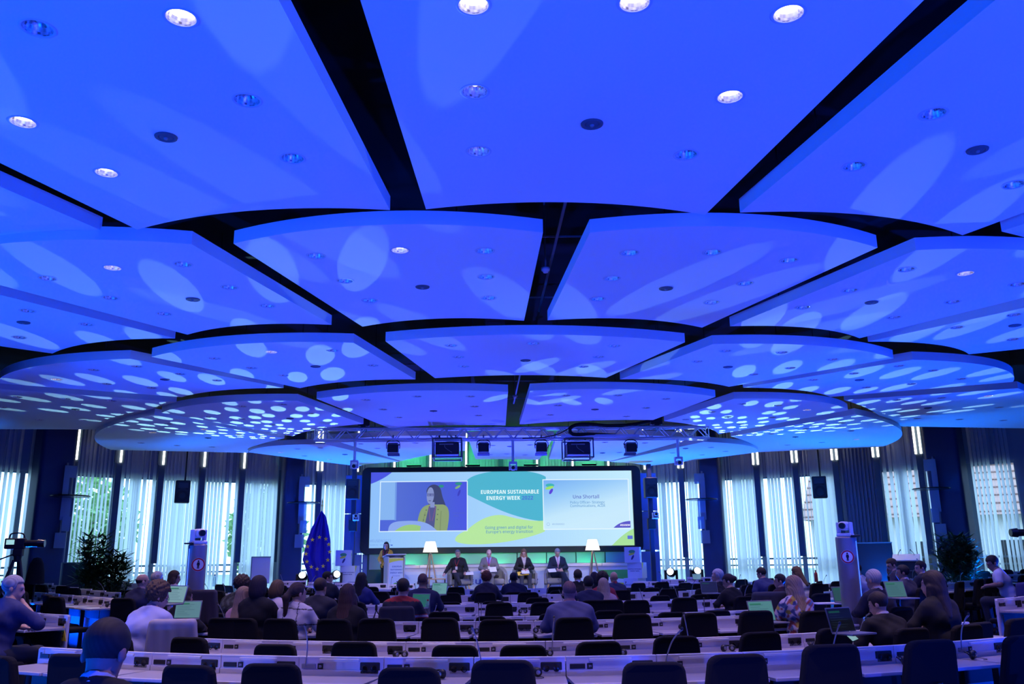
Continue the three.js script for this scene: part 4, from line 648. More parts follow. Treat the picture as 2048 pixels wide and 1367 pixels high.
for (const [letter, z0, fy, blocks] of ROWS) {
  blocks.forEach(([xa, xb], bi) => {
    // walk along the curve in module steps, keeping a joint at x = -0.12
    const step = (x, dir) => x + dir * MOD / Math.sqrt(1 + 4 * BEND * BEND * (x + dir * MOD / 2) ** 2);
    const joints = [-0.12]; for (let x = -0.12; x < xb + 0.01;) { x = step(x, 1); joints.push(x); } for (let x = -0.12; x > xa - 0.01;) { x = step(x, -1); joints.unshift(x); }
    const use = joints.filter((x) => x >= xa - 0.3 && x <= xb + 0.3), zero = use.indexOf(-0.12);
    for (let i = 0; i + 1 < use.length; i++) {
      const x0 = use[i], x1 = use[i + 1], xm = (x0 + x1) / 2, zm = (rowZ(z0, x0) + rowZ(z0, x1)) / 2, turn = Math.atan2(rowZ(z0, x1) - rowZ(z0, x0), x1 - x0);
      const n = joints.indexOf(x0) - joints.indexOf(-0.12), no = 31 + 2 * n; // odd seat numbers, 31 right of the axis joint
      deskSpots.push({ letter, x: xm, z: zm, turn, y: fy, no, edge: i === 0 ? -1 : i + 2 === use.length ? 1 : 0, block: bi });
    }
    // low riser under every second row
    if (fy > 0) { const pos = [], idx = [], n = 40; for (let i = 0; i <= n; i++) { const x = xa - 0.2 + (xb - xa + 0.4) * i / n, sl = 2 * BEND * x, L = Math.hypot(1, sl), z = rowZ(z0, x); for (const [q, y] of [[0.15, 0], [0.15, fy], [-1.25, fy], [-1.25, 0]]) pos.push(x - sl / L * q, y, -(z + q / L)); } for (let i = 0; i < n; i++) for (let k = 0; k < 3; k++) { const a = i * 4 + k, b = a + 1; idx.push(a, b, a + 4, b, b + 4, a + 4); } const g = new THREE.BufferGeometry(); g.setAttribute('position', new THREE.Float32BufferAttribute(pos, 3)); g.setIndex(idx); g.computeVertexNormals(); const s = struct('floor_riser', g, M.carpet); s.userData.label = 'low carpeted riser under desk row ' + letter; }
  });
}
// side blocks: rows followed along their panel tops, on raised floor. [px, py, depth]
const SIDEROWS = [
  ['G', 'flag-side', [[-70, 1216, 11.9], [20, 1222, 11.6], [72.5, 1225.5, 11.3], [138, 1229, 10.8]], 2],
  ['I', 'flag-side', [[68, 1183, 18.5], [140, 1189, 17], [245, 1197, 15.2]], 4],
  ['K', 'flag-side', [[60, 1158, 22.6], [120, 1171, 21.4], [240, 1185, 19.4]], 3],
  ['M', 'flag-side', [[178, 1153.6, 25.3], [285, 1167, 23.6]], 3],
  ['G', 'lone-palm-side', [[1992, 1197, 11.2], [2048, 1192, 11.7], [2130, 1184, 12.4]], 2],
  ['I', 'lone-palm-side', [[1780, 1175, 18], [1830, 1171, 18.6], [1885, 1166, 19.3], [1965, 1157, 20.4], [2048, 1145, 21.2]], 5],
  ['M', 'lone-palm-side', [[1780, 1160, 22.3], [1890, 1152, 23.0], [1965, 1146, 23.3], [2048, 1140, 23.2]], 5],
  ['N', 'flag-side stage', [[560, 1160, 25.3], [660, 1163.5, 25.9], [735, 1166, 26.1], [829, 1167.5, 26.2]], 3],
  ['N', 'lone-palm-side stage', [[1265, 1164, 26.0], [1342, 1158, 25.7], [1425, 1151, 25.0]], 3],
];
for (const [letter, block, pts] of SIDEROWS) {
  const P = pts.map(([px, py, z]) => onZ(px, py, z)), len = []; let tot = 0; for (let i = 0; i + 1 < P.length; i++) { len.push(Math.hypot(P[i + 1][0] - P[i][0], P[i + 1][2] - P[i][2])); tot += len[i]; }
  const n = Math.max(1, Math.round(tot / MOD)), at = (t) => { let d = t * tot, i = 0; while (i < len.length - 1 && d > len[i]) d -= len[i++]; const u = Math.min(1, d / len[i]); return P[i].map((v, k) => v + (P[i + 1][k] - v) * u); };
  for (let i = 0; i < n; i++) { const a = at(i / n), b = at((i + 1) / n), m = a.map((v, k) => (v + b[k]) / 2), y = Math.max(0, m[1] - 0.888), turn = Math.atan2(b[2] - a[2], b[0] - a[0]); deskSpots.push({ letter, side: block, x: m[0], y, z: m[2], turn, no: 1 + 2 * i, edge: i === 0 ? -1 : i === n - 1 ? 1 : 0 });
    if (y > 0.02) { const r = struct('floor_step', box(MOD + 0.3, y, 1.5, 0, y / 2, 0.55), M.carpet); r.position.copy(V(m[0], 0, m[2])); r.rotation.y = turn; r.userData.label = 'carpeted floor step under a side desk'; } }
}
const noFrom = (s) => `desk ${s.no} of row ${s.letter}${s.side ? ', ' + s.side + ' block' : s.block && ROWS.find((r) => r[0] === s.letter)[3].length > 1 ? ', block ' + (s.block + 1) : ''}`;
for (const s of deskSpots) {
  const far = s.z > 19 && !s.side, mic = rnd() < (s.side ? 0.3 : 0.42);
  if (!s.side && s.letter === 'E') s.mic = [25, 29, 33, 37, 41].includes(s.no) ; if (!s.side && s.letter === 'F') s.mic = [31, 35, 41].includes(s.no);
  const o = buildDesk(s.x, s.y, s.z, s.turn, '', `white conference desk unit with ${(s.mic ?? mic) ? 'gooseneck microphone' : 'black blank plate'}, ${noFrom(s)}`, { far, mic: s.mic ?? mic, no: s.z < 16 ? s.no : 0, row: s.letter + (s.side ? ', ' + s.side + ' block' : ''), lean: rr(-0.35, 0.35), tilt: rr(-0.35, 0.2), swing: rr(-0.6, 0.6) });
  s.obj = o;
  if (s.edge && !far) { // closed end with the row letter
    mesh('end_post', rbox(0.10, 0.88, 0.032, 0.015, s.edge * (MOD / 2 - 0.03), 0.44, 0.004), M.desk, o);
    const t = mesh('row_letter', textGeo(s.letter, 0.05), letterMat, o); t.position.set(s.edge * (MOD / 2 - 0.035), 0.82, 0.0215);
  }
}
{ // yellow warning sticker on the letter end of the flag-side block
  const s = deskSpots.filter((d) => d.side === 'flag-side' && d.letter === 'G').pop(), c = Math.cos(s.turn), o = thing('warning_triangle', 'yellow triangular warning sign hung on the lettered desk end', 'sign', [0, 0, 0]); o.position.copy(s.obj.position); o.rotation.y = s.turn;
  const tri = new THREE.Shape([[-0.09, 0], [0.09, 0], [0, 0.17]].map((p) => new THREE.Vector2(...p)));
  mesh('plate', new THREE.ExtrudeGeometry(tri, { depth: 0.006, bevelEnabled: false }).translate(MOD / 2 - 0.03, 0.60, 0.03), mat([0.72, 0.50, 0.03], 0.5), o);
  mesh('symbol', new THREE.ShapeGeometry(new THREE.Shape([[-0.02, 0.02], [0.025, 0.05], [0.0, 0.055], [0.02, 0.1], [-0.025, 0.065], [0.0, 0.06]].map((p) => new THREE.Vector2(...p)))).translate(MOD / 2 - 0.03, 0.605, 0.038), M.black, o);
}
// ---------------------------------------------------------------- steel posts with cameras and round signs
const signTex = canvasTex(256, 256, (c) => {
  c.fillStyle = '#ffffff'; c.fillRect(0, 0, 256, 256); c.fillStyle = '#c8202c'; c.beginPath(); c.arc(128, 128, 126, 0, 7); c.fill(); c.fillStyle = '#f2eef4'; c.beginPath(); c.arc(128, 128, 100, 0, 7); c.fill();
  c.fillStyle = '#15151c'; c.beginPath(); c.arc(128, 62, 17, 0, 7); c.fill(); c.beginPath(); c.moveTo(104, 82); c.lineTo(152, 82); c.lineTo(158, 140); c.lineTo(146, 142); c.lineTo(148, 206); c.lineTo(130, 206); c.lineTo(128, 150); c.lineTo(124, 206); c.lineTo(106, 206); c.lineTo(110, 142); c.lineTo(98, 138); c.fill();
});
for (const [px, py, z, r, turn, led, lab] of [[396, 1088, 12.4, 0.125, 0.25, -1, 'flag side'], [1691, 1073, 12.2, 0.14, -0.2, 1, 'lone-palm side']]) {
  const p = onZ(px, py, z), h = p[1], o = thing('steel_post', 'brushed steel floor post with a blue light strip in the aisle, ' + lab, 'post', [p[0], 0, z], turn, 'steel camera posts in the aisles');
  mesh('shaft', lathe([[r, 0], [r, h - 0.02], [r - 0.006, h], [0.0005, h]], 32), M.steel, o);
  mesh('led_strip', box(0.010, h * 0.62, 0.012, led * r * 0.82, h * 0.66, r * 0.62), emissive([0.03, 0.14, 1], 1.6), o);
  mesh('foot', cyl(r + 0.05, r + 0.06, 0.03, 0, 0.015, 0, 28), M.grey, o);
  const s = thing('round_sign', 'round red and white no-standing sign on the steel post, ' + lab, 'sign', [p[0], h - 0.27, z], turn, 'round signs on the steel posts'); const sg = new THREE.CircleGeometry(0.088, 32).translate(led * -0.03, 0, r + 0.008);
  mesh('plate', cyl(0.09, 0.09, 0.005, 0, 0, 0, 32).rotateX(Math.PI / 2).translate(led * -0.03, 0, r + 0.004), M.white, s); mesh('face', sg, new THREE.MeshStandardMaterial({ map: signTex, roughness: 0.5 }), s);
  OBSTACLES.push([p[0], z, 0.5]);
  domeCam('post_camera', 'white pan-tilt camera standing on the steel post, ' + lab, [p[0], h, z], turn + 0.5 * -led);
  const b = thing('control_box', 'flat black box lying on the steel post, ' + lab, 'box', [p[0] + led * 0.085, h, z - 0.12], turn); mesh('body', rbox(0.12, 0.02, 0.09, 0.005, 0, 0.011, 0), M.black, b); mesh('button', box(0.02, 0.006, 0.02, 0.03, 0.023, 0), M.grey, b);
}
// ---------------------------------------------------------------- potted palms
function palm(px, pyTop, pyBase, z, spread, n, leafColor, label, seed) {
  const top = onZ(px, pyTop, z), base = 0, o = thing('potted_palm', label, 'plant', [top[0], base, z]), H = top[1] - base; seedNow = seed; OBSTACLES.push([top[0], z, 0.75]);
  mesh('pot', lathe([[0.0005, 0.0], [0.17, 0.0], [0.22, 0.36], [0.24, 0.38], [0.21, 0.38], [0.20, 0.33], [0.0005, 0.33]], 24), M.grey, o);
  const stems = [], leaves = [];
  for (let i = 0; i < n; i++) {
    const a = rr(0, 6.28), r0 = rr(0.02, 0.12), h = H * rr(0.56, 1.0), out = spread * rr(0.15, 0.75) * (1.1 - 0.5 * h / H), B = [r0 * Math.cos(a), 0.33, r0 * Math.sin(a)], T = [out * Math.cos(a), h * 0.92, out * Math.sin(a)], mid = [(B[0] + T[0]) * 0.4, h * 0.55, (B[2] + T[2]) * 0.4];
    stems.push(tube([B, mid, T], 0.009, 8, 5));
    for (let w = 0; w < 3; w++) { const t = w / 3 * 0.55, cx = T[0] + (mid[0] - T[0]) * t, cy = T[1] + (mid[1] - T[1]) * t, cz = T[2] + (mid[2] - T[2]) * t, m = 7 + Math.floor(rnd() * 3), b0 = rr(0, 6.28);
      for (let k = 0; k < m; k++) { const b = b0 + k * 6.28 / m, L = rr(0.26, 0.42), wd = rr(0.022, 0.034), dr = rr(-0.2, 0.55), dirx = Math.cos(b), dirz = Math.sin(b);
        const q = [0, 0.33, 0.66, 1].map((u) => [cx + dirx * L * u * Math.cos(dr * 0.6), cy + L * u * (0.35 - dr * u), cz + dirz * L * u * Math.cos(dr * 0.6)]); const sx = -dirz, sz = dirx, pos = [], W = [0.4, 1, 0.75, 0.03];
        for (let u = 0; u < 3; u++) { const A = q[u], C = q[u + 1], a0 = W[u] * wd, a1 = W[u + 1] * wd; pos.push(A[0] - sx * a0, A[1], A[2] - sz * a0, A[0] + sx * a0, A[1], A[2] + sz * a0, C[0] + sx * a1, C[1], C[2] + sz * a1, A[0] - sx * a0, A[1], A[2] - sz * a0, C[0] + sx * a1, C[1], C[2] + sz * a1, C[0] - sx * a1, C[1], C[2] - sz * a1); }
        const g = new THREE.BufferGeometry(); g.setAttribute('position', new THREE.Float32BufferAttribute(pos, 3)); leaves.push(g); } }
  }
  const lg = mergeGeometries(leaves); lg.computeVertexNormals();
  mesh('stems', merge(stems), mat([0.05, 0.12, 0.04], 0.7), o); const f = mesh('foliage', lg, mat(leafColor, 0.55, { side: THREE.DoubleSide }), o); f.userData.kind = 'stuff';
}
palm(192, 1056, 1185, 22.9, 0.68, 34, [0.035, 0.12, 0.045], 'tall potted palm, the taller of the pair by the blinds', 11);
palm(237, 1088, 1185, 22.6, 0.68, 34, [0.028, 0.10, 0.04], 'bushy potted palm, the lower of the pair by the blinds', 17);
palm(1908, 1056, 1180, 21.5, 0.92, 60, [0.03, 0.13, 0.05], 'single dense potted palm in front of the broad dark column', 29);
// ---------------------------------------------------------------- cabinets, display board, second lectern
for (const [px, py, z, w, h, d, turn, name, lab, m1] of [[150, 1150, 24.0, 0.66, 1.5, 0.4, 0.5, 'equipment_cabinet', 'dark grey equipment cabinet standing beside the taller palm', mat([0.05, 0.06, 0.09], 0.5)], [190, 1157, 23.5, 0.42, 1.2, 0.35, 0.3, 'equipment_case', 'small dark equipment case behind the desks beside the palms', mat([0.03, 0.035, 0.05], 0.5)], [1742, 1108, 25.0, 1.15, 1.45, 0.1, -0.5, 'display_screen', 'dark free-standing display screen in front of the closed blue blind', mat([0.02, 0.02, 0.035], 0.6)], [521, 1139, 27.4, 0.55, 0.75, 0.05, 0.3, 'display_board', 'plain white display board beside the narrow blue column', mat([0.62, 0.66, 0.85], 0.6)]]) {
  const p = onZ(px, py, z), top = p[1] + h / 2 * (h > 1 ? 0.33 : 1), o = thing(name, lab, name.split('_')[1], [p[0], 0, z], turn);
  OBSTACLES.push([p[0], z, 0.7]);
  const H = onZ(px, py, z)[1] + (h > 1 ? 0.32 : 0.38), low = name === 'display_board' ? H - 0.78 : 0;
  mesh('body', rbox(w, H - low, d, 0.015, 0, (H + low) / 2, 0), m1, o); mesh('rim', merge([box(w + 0.02, 0.03, d + 0.02, 0, H, 0), box(0.03, H - low, d + 0.02, -w / 2, (H + low) / 2, 0)]), mat([0.18, 0.28, 0.3], 0.4), o);
  if (low) mesh('stand', merge([box(0.05, low, 0.05, 0, low / 2, 0), box(0.5, 0.03, 0.4, 0, 0.015, 0)]), M.grey, o); else mesh('plinth', box(w * 0.96, 0.06, d + 0.1, 0, 0.03, 0), M.black, o);
}
{
  const p = onZ(1812, 1113, 22.8), o = thing('spare_lectern', 'lectern with a white slanted top and two gooseneck microphones by the blinds', 'lectern', [p[0], 0, p[2]], -0.5), h = p[1] - 0.02;
  mesh('cabinet', rbox(0.50, h - 0.06, 0.42, 0.015, 0, (h - 0.06) / 2, 0), mat([0.03, 0.032, 0.045], 0.5), o); mesh('slanted_top', rbox(0.66, 0.035, 0.52, 0.01).rotateX(0.3).translate(0, h, 0), mat([0.7, 0.74, 0.78], 0.4), o);
  for (const s of [-1, 1]) { mesh('side_frame', rbox(0.03, h - 0.02, 0.46, 0.01, s * 0.26, (h - 0.02) / 2, 0), M.silver, o); const m = mesh('microphone', tube([[s * 0.2, h + 0.03, -0.14], [s * 0.18, h + 0.12, -0.12], [s * 0.12, h + 0.19, -0.06]], 0.007), M.black, o); mesh('foam_cap', new THREE.SphereGeometry(0.016, 8, 6).translate(s * 0.12, h + 0.195, -0.055), M.black, m); }
  for (let k = 0; k < 3; k++) mesh('shelf', box(0.44, 0.015, 0.06, 0, h * (0.5 + 0.15 * k), 0.215), M.grey, o);
}
// ---------------------------------------------------------------- video cameras on tripods
function tvCamera(px, py, z, turn, label, mirror) {
  const p = onZ(px, py, z), h = p[1], o = thing('video_camera', 'black broadcast video camera with a long lens ' + label, 'camera', [p[0], h, z], turn, 'broadcast video cameras');
  mesh('body', rbox(0.30, 0.17, 0.12, 0.02, -0.06, 0.06, 0), M.black, o); mesh('lens', merge([cyl(0.055, 0.055, 0.22, 0, 0, 0, 18).rotateZ(Math.PI / 2).translate(0.19, 0.06, 0), cyl(0.072, 0.06, 0.1, 0, 0, 0, 18).rotateZ(Math.PI / 2).translate(0.33, 0.06, 0)]), M.blackGloss, o);
  mesh('handle', tube([[-0.16, 0.14, 0], [-0.14, 0.21, 0], [0.04, 0.21, 0], [0.07, 0.14, 0]], 0.013), M.black, o); const v = mesh('viewfinder', rbox(0.16, 0.11, 0.03, 0.008, -0.10, 0.08, 0.10), M.black, o); mesh('viewfinder_picture', new THREE.PlaneGeometry(0.12, 0.075).translate(-0.10, 0.08, 0.1165), emissive([0.45, 0.9, 0.55], 0.7), v);
  const t = thing('camera_tripod', 'black tripod carrying the video camera ' + label, 'tripod', [p[0], 0, z], turn, 'video camera tripods');
  mesh('head', merge([rbox(0.14, 0.12, 0.12, 0.02, 0, h - 0.08, 0), cyl(0.06, 0.05, 0.1, 0, h - 0.18, 0)]), M.black, t); mesh('pan_bar', bar([-0.05, h - 0.1, 0], [-0.55, h - 0.32, 0.12], 0.012), M.black, t);
  for (let k = 0; k < 3; k++) { const a = k * 2.094 + 0.5; mesh('leg', merge([bar([0.05 * Math.cos(a), h - 0.2, 0.05 * Math.sin(a)], [0.33 * Math.cos(a), h * 0.42, 0.33 * Math.sin(a)], 0.024), bar([0.30 * Math.cos(a), h * 0.45, 0.30 * Math.sin(a)], [0.56 * Math.cos(a), 0, 0.56 * Math.sin(a)], 0.015)]), M.black, t); mesh('foot', new THREE.SphereGeometry(0.025, 8, 6).translate(0.56 * Math.cos(a), 0.025, 0.56 * Math.sin(a)), M.black, t); }
}
tvCamera(38, 1094, 14.6, 0.15, 'by the broad column on the flag side', 0);
tvCamera(2072, 1072, 13.6, Math.PI - 0.1, 'by the blinds on the lone-palm side', 1);
{ // red handle on the left tripod, backpack on the floor chair
  const p = onZ(73, 1132, 17.2), o = thing('draped_stand', 'black cloth hood draped over a stand beside the video camera', 'hood', [p[0], 0, 17.2]);
  mesh('stand', bar([0, 0, 0], [0, p[1] - 0.1, 0], 0.02), M.black, o); mesh('cloth', lathe([[0.0005, p[1] + 0.17], [0.07, p[1] + 0.15], [0.12, p[1] + 0.05], [0.15, p[1] - 0.12], [0.17, p[1] - 0.3], [0.16, p[1] - 0.32]], 14), M.chair, o);
}
// ---------------------------------------------------------------- outside: ground, trees, houses
{ const g = new THREE.RingGeometry(WR + 0.36, 160, 64).rotateX(-Math.PI / 2).translate(0, -0.4, -CZ); const s = struct('ground', g, mat([0.20, 0.24, 0.18], 0.95)); s.userData.label = 'ground outside the round window wall'; }
function tree(x, z, h, r, c, label, seed) {
  const o = thing('tree', label, 'tree', [x, -0.4, z]); seedNow = seed; const pos = [], n = 900;
  for (let i = 0; i < n; i++) { const a = rr(0, 6.283), u = rr(-1, 1), q = Math.cbrt(rnd()) * r, s = Math.sqrt(1 - u * u), C = [q * s * Math.cos(a), h - r * 0.9 + q * u * 1.15, q * s * Math.sin(a)], L = rr(0.16, 0.34), b = rr(0, 6.283), t = rr(-0.9, 0.9), dx = Math.cos(b) * L, dz = Math.sin(b) * L, dy = t * L, ex = -Math.sin(b) * L * 0.5, ez = Math.cos(b) * L * 0.5; pos.push(C[0] - dx, C[1] - dy, C[2] - dz, C[0] + ex, C[1] + 0.1, C[2] + ez, C[0] + dx, C[1] + dy, C[2] + dz, C[0] - dx, C[1] - dy, C[2] - dz, C[0] + dx, C[1] + dy, C[2] + dz, C[0] - ex, C[1] - 0.1, C[2] - ez); }
  const g = new THREE.BufferGeometry(); g.setAttribute('position', new THREE.Float32BufferAttribute(pos, 3)); g.computeVertexNormals();
  mesh('trunk', bar([0, 0, 0], [0, h - r * 0.6, 0], 0.2, 0.1), mat([0.12, 0.09, 0.06], 0.9), o); const f = mesh('foliage', g, mat(c, 0.9, { transmission: 0.4, thickness: 0, side: THREE.DoubleSide }), o); f.userData.kind = 'stuff';
}
[[-29, 29, 6.2, 2.3], [-24, 35, 5.8, 2.2], [-18, 40, 5.4, 2.0], [-33, 22, 6.5, 2.4], [-11, 43, 5.2, 1.9], [31, 20, 6.0, 2.2]].forEach(([x, z, h, r], i) => tree(x, z, h, r, [0.22, 0.42, 0.14], `leafy green tree outside the windows, ${ORD[i]} from the broad column${i === 5 ? ' beside the houses' : ''}`, 100 + i));
for (const [x, z, turn, w, lab] of [[27, 27, -1.0, 9, 'pale house with a red tiled roof outside the windows, nearer the lone palm'], [19, 38, -0.55, 9, 'pale house with a red tiled roof outside the windows, nearer the stage']]) {
  const o = thing('house', lab, 'house', [x, -0.4, z], turn, 'houses outside the windows'); mesh('wall', box(w, 3.6, 6, 0, 1.8, 0), mat([0.72, 0.66, 0.60], 0.9), o);
  const rs = new THREE.Shape([[-3.5, 0], [3.5, 0], [0, 2.6]].map((p) => new THREE.Vector2(...p))); const rf = mesh('roof', new THREE.ExtrudeGeometry(rs, { depth: w + 0.6, bevelEnabled: false }).rotateY(Math.PI / 2).translate(-w / 2 - 0.3, 3.6, 0), mat([0.42, 0.24, 0.20], 0.9), o);
  for (let k = 0; k < 7; k++) mesh('tile_course', box(w + 0.6, 0.05, 0.08).rotateX(0.64).translate(0, 3.75 + k * 0.34, 3.35 - k * 0.457), mat([0.33, 0.18, 0.15], 0.9), rf);
  for (let k = 0; k < 3; k++) { const f = mesh('window', box(1.1, 1.4, 0.06, -3 + k * 3, 2.0, 3.02), M.white, o); mesh('window_pane', box(0.95, 1.25, 0.02, -3 + k * 3, 2.0, 3.055), M.blackGloss, f); }
}
// ---------------------------------------------------------------- people: bodies meshed from smooth bone fields
const sub3 = (a, b) => [a[0] - b[0], a[1] - b[1], a[2] - b[2]], mix3 = (a, b, t) => [a[0] + (b[0] - a[0]) * t, a[1] + (b[1] - a[1]) * t, a[2] + (b[2] - a[2]) * t];
const cap = (a, b, ra, rb = ra) => { const bx = b[0] - a[0], by = b[1] - a[1], bz = b[2] - a[2], bb = bx * bx + by * by + bz * bz || 1e-9; return (x, y, z) => { const px = x - a[0], py = y - a[1], pz = z - a[2]; let t = (px * bx + py * by + pz * bz) / bb; t = t < 0 ? 0 : t > 1 ? 1 : t; const qx = px - bx * t, qy = py - by * t, qz = pz - bz * t; return Math.sqrt(qx * qx + qy * qy + qz * qz) - (ra + (rb - ra) * t); }; };
const ell = (c, r) => (x, y, z) => { const px = x - c[0], py = y - c[1], pz = z - c[2], a = Math.sqrt((px / r[0]) ** 2 + (py / r[1]) ** 2 + (pz / r[2]) ** 2), b = Math.sqrt((px / r[0] ** 2) ** 2 + (py / r[1] ** 2) ** 2 + (pz / r[2] ** 2) ** 2); return b < 1e-6 ? -Math.min(...r) : a * (a - 1) / b; };
const blend = (fs, k) => (x, y, z) => { let d = fs[0](x, y, z); for (let i = 1; i < fs.length; i++) { const e = fs[i](x, y, z), h = Math.max(k - Math.abs(d - e), 0) / k; d = Math.min(d, e) - h * h * k * 0.25; } return d; };
function nets(f, lo, hi, cell, colorOf) { // surface nets over a box
  const n = [0, 1, 2].map((i) => Math.max(3, Math.ceil((hi[i] - lo[i]) / cell) + 2)), [nx, ny, nz] = n, F = new Float32Array(nx * ny * nz), id = new Int32Array(nx * ny * nz).fill(-1), pos = [], idx = [];
  let q = 0; for (let k = 0; k < nz; k++) for (let j = 0; j < ny; j++) for (let i = 0; i < nx; i++) F[q++] = f(lo[0] + (i - 0.5) * cell, lo[1] + (j - 0.5) * cell, lo[2] + (k - 0.5) * cell);
  const sx = 1, sy = nx, sz = nx * ny, off = [0, sx, sy, sx + sy, sz, sx + sz, sy + sz, sx + sy + sz], E = [[0, 1], [0, 2], [0, 4], [1, 3], [1, 5], [2, 3], [2, 6], [3, 7], [4, 5], [4, 6], [5, 7], [6, 7]];
  for (let k = 0; k < nz - 1; k++) for (let j = 0; j < ny - 1; j++) for (let i = 0; i < nx - 1; i++) {
    const o = i + j * sy + k * sz; let mask = 0; for (let c = 0; c < 8; c++) if (F[o + off[c]] < 0) mask |= 1 << c; if (mask === 0 || mask === 255) continue;
    let X = 0, Y = 0, Z = 0, m = 0; for (const [a, b] of E) { const fa = F[o + off[a]], fb = F[o + off[b]]; if ((fa < 0) === (fb < 0)) continue; const t = fa / (fa - fb); X += (a & 1) + ((b & 1) - (a & 1)) * t; Y += ((a >> 1) & 1) + (((b >> 1) & 1) - ((a >> 1) & 1)) * t; Z += (a >> 2) + ((b >> 2) - (a >> 2)) * t; m++; }
    id[o] = pos.length / 3; pos.push(lo[0] + (i - 0.5 + X / m) * cell, lo[1] + (j - 0.5 + Y / m) * cell, lo[2] + (k - 0.5 + Z / m) * cell);
  }
  for (let k = 1; k < nz - 1; k++) for (let j = 1; j < ny - 1; j++) for (let i = 1; i < nx - 1; i++) {
    const o = i + j * sy + k * sz, s = F[o] < 0;
    const quad = (a, b, c, d, flip) => { if (a < 0 || b < 0 || c < 0 || d < 0) return; flip ? idx.push(a, c, b, b, c, d) : idx.push(a, b, c, b, d, c); };
    if (s !== F[o + sx] < 0) quad(id[o - sy - sz], id[o - sz], id[o - sy], id[o], !s); if (s !== F[o + sy] < 0) quad(id[o - sx - sz], id[o - sx], id[o - sz], id[o], !s); if (s !== F[o + sz] < 0) quad(id[o - sx - sy], id[o - sy], id[o - sx], id[o], !s);
  }
  const g = new THREE.BufferGeometry(); g.setAttribute('position', new THREE.Float32BufferAttribute(pos, 3)); g.setIndex(idx); g.computeVertexNormals();
  if (colorOf) { const col = new Float32Array(pos.length); for (let i = 0; i < pos.length; i += 3) { const c = colorOf(pos[i], pos[i + 1], pos[i + 2]); col[i] = c[0]; col[i + 1] = c[1]; col[i + 2] = c[2]; } g.setAttribute('color', new THREE.BufferAttribute(col, 3)); }
  return g;
}
const joinIndexed = (list) => mergeGeometries(list.map((g) => { const q = g.clone(); for (const k of Object.keys(q.attributes)) if (!['position', 'normal', 'color'].includes(k)) q.deleteAttribute(k); return q; }));
const bounds = (pts, pad) => [[0, 1, 2].map((i) => Math.min(...pts.map((p) => p[i])) - pad), [0, 1, 2].map((i) => Math.max(...pts.map((p) => p[i])) + pad)];
const skinMat = new THREE.MeshStandardMaterial({ vertexColors: true, roughness: 0.6 }), clothMat = new THREE.MeshStandardMaterial({ vertexColors: true, roughness: 0.9 }), hairMat = new THREE.MeshStandardMaterial({ vertexColors: true, roughness: 0.75 });
const SKIN = [0.52, 0.30, 0.22], TAN = [0.34, 0.19, 0.13], DARKSKIN = [0.10, 0.055, 0.035];
const noise3 = (x, y, z) => Math.sin(x * 91 + y * 37) * Math.sin(y * 83 - z * 41 + 1.3) * Math.sin(z * 97 + x * 29 + 2.1);

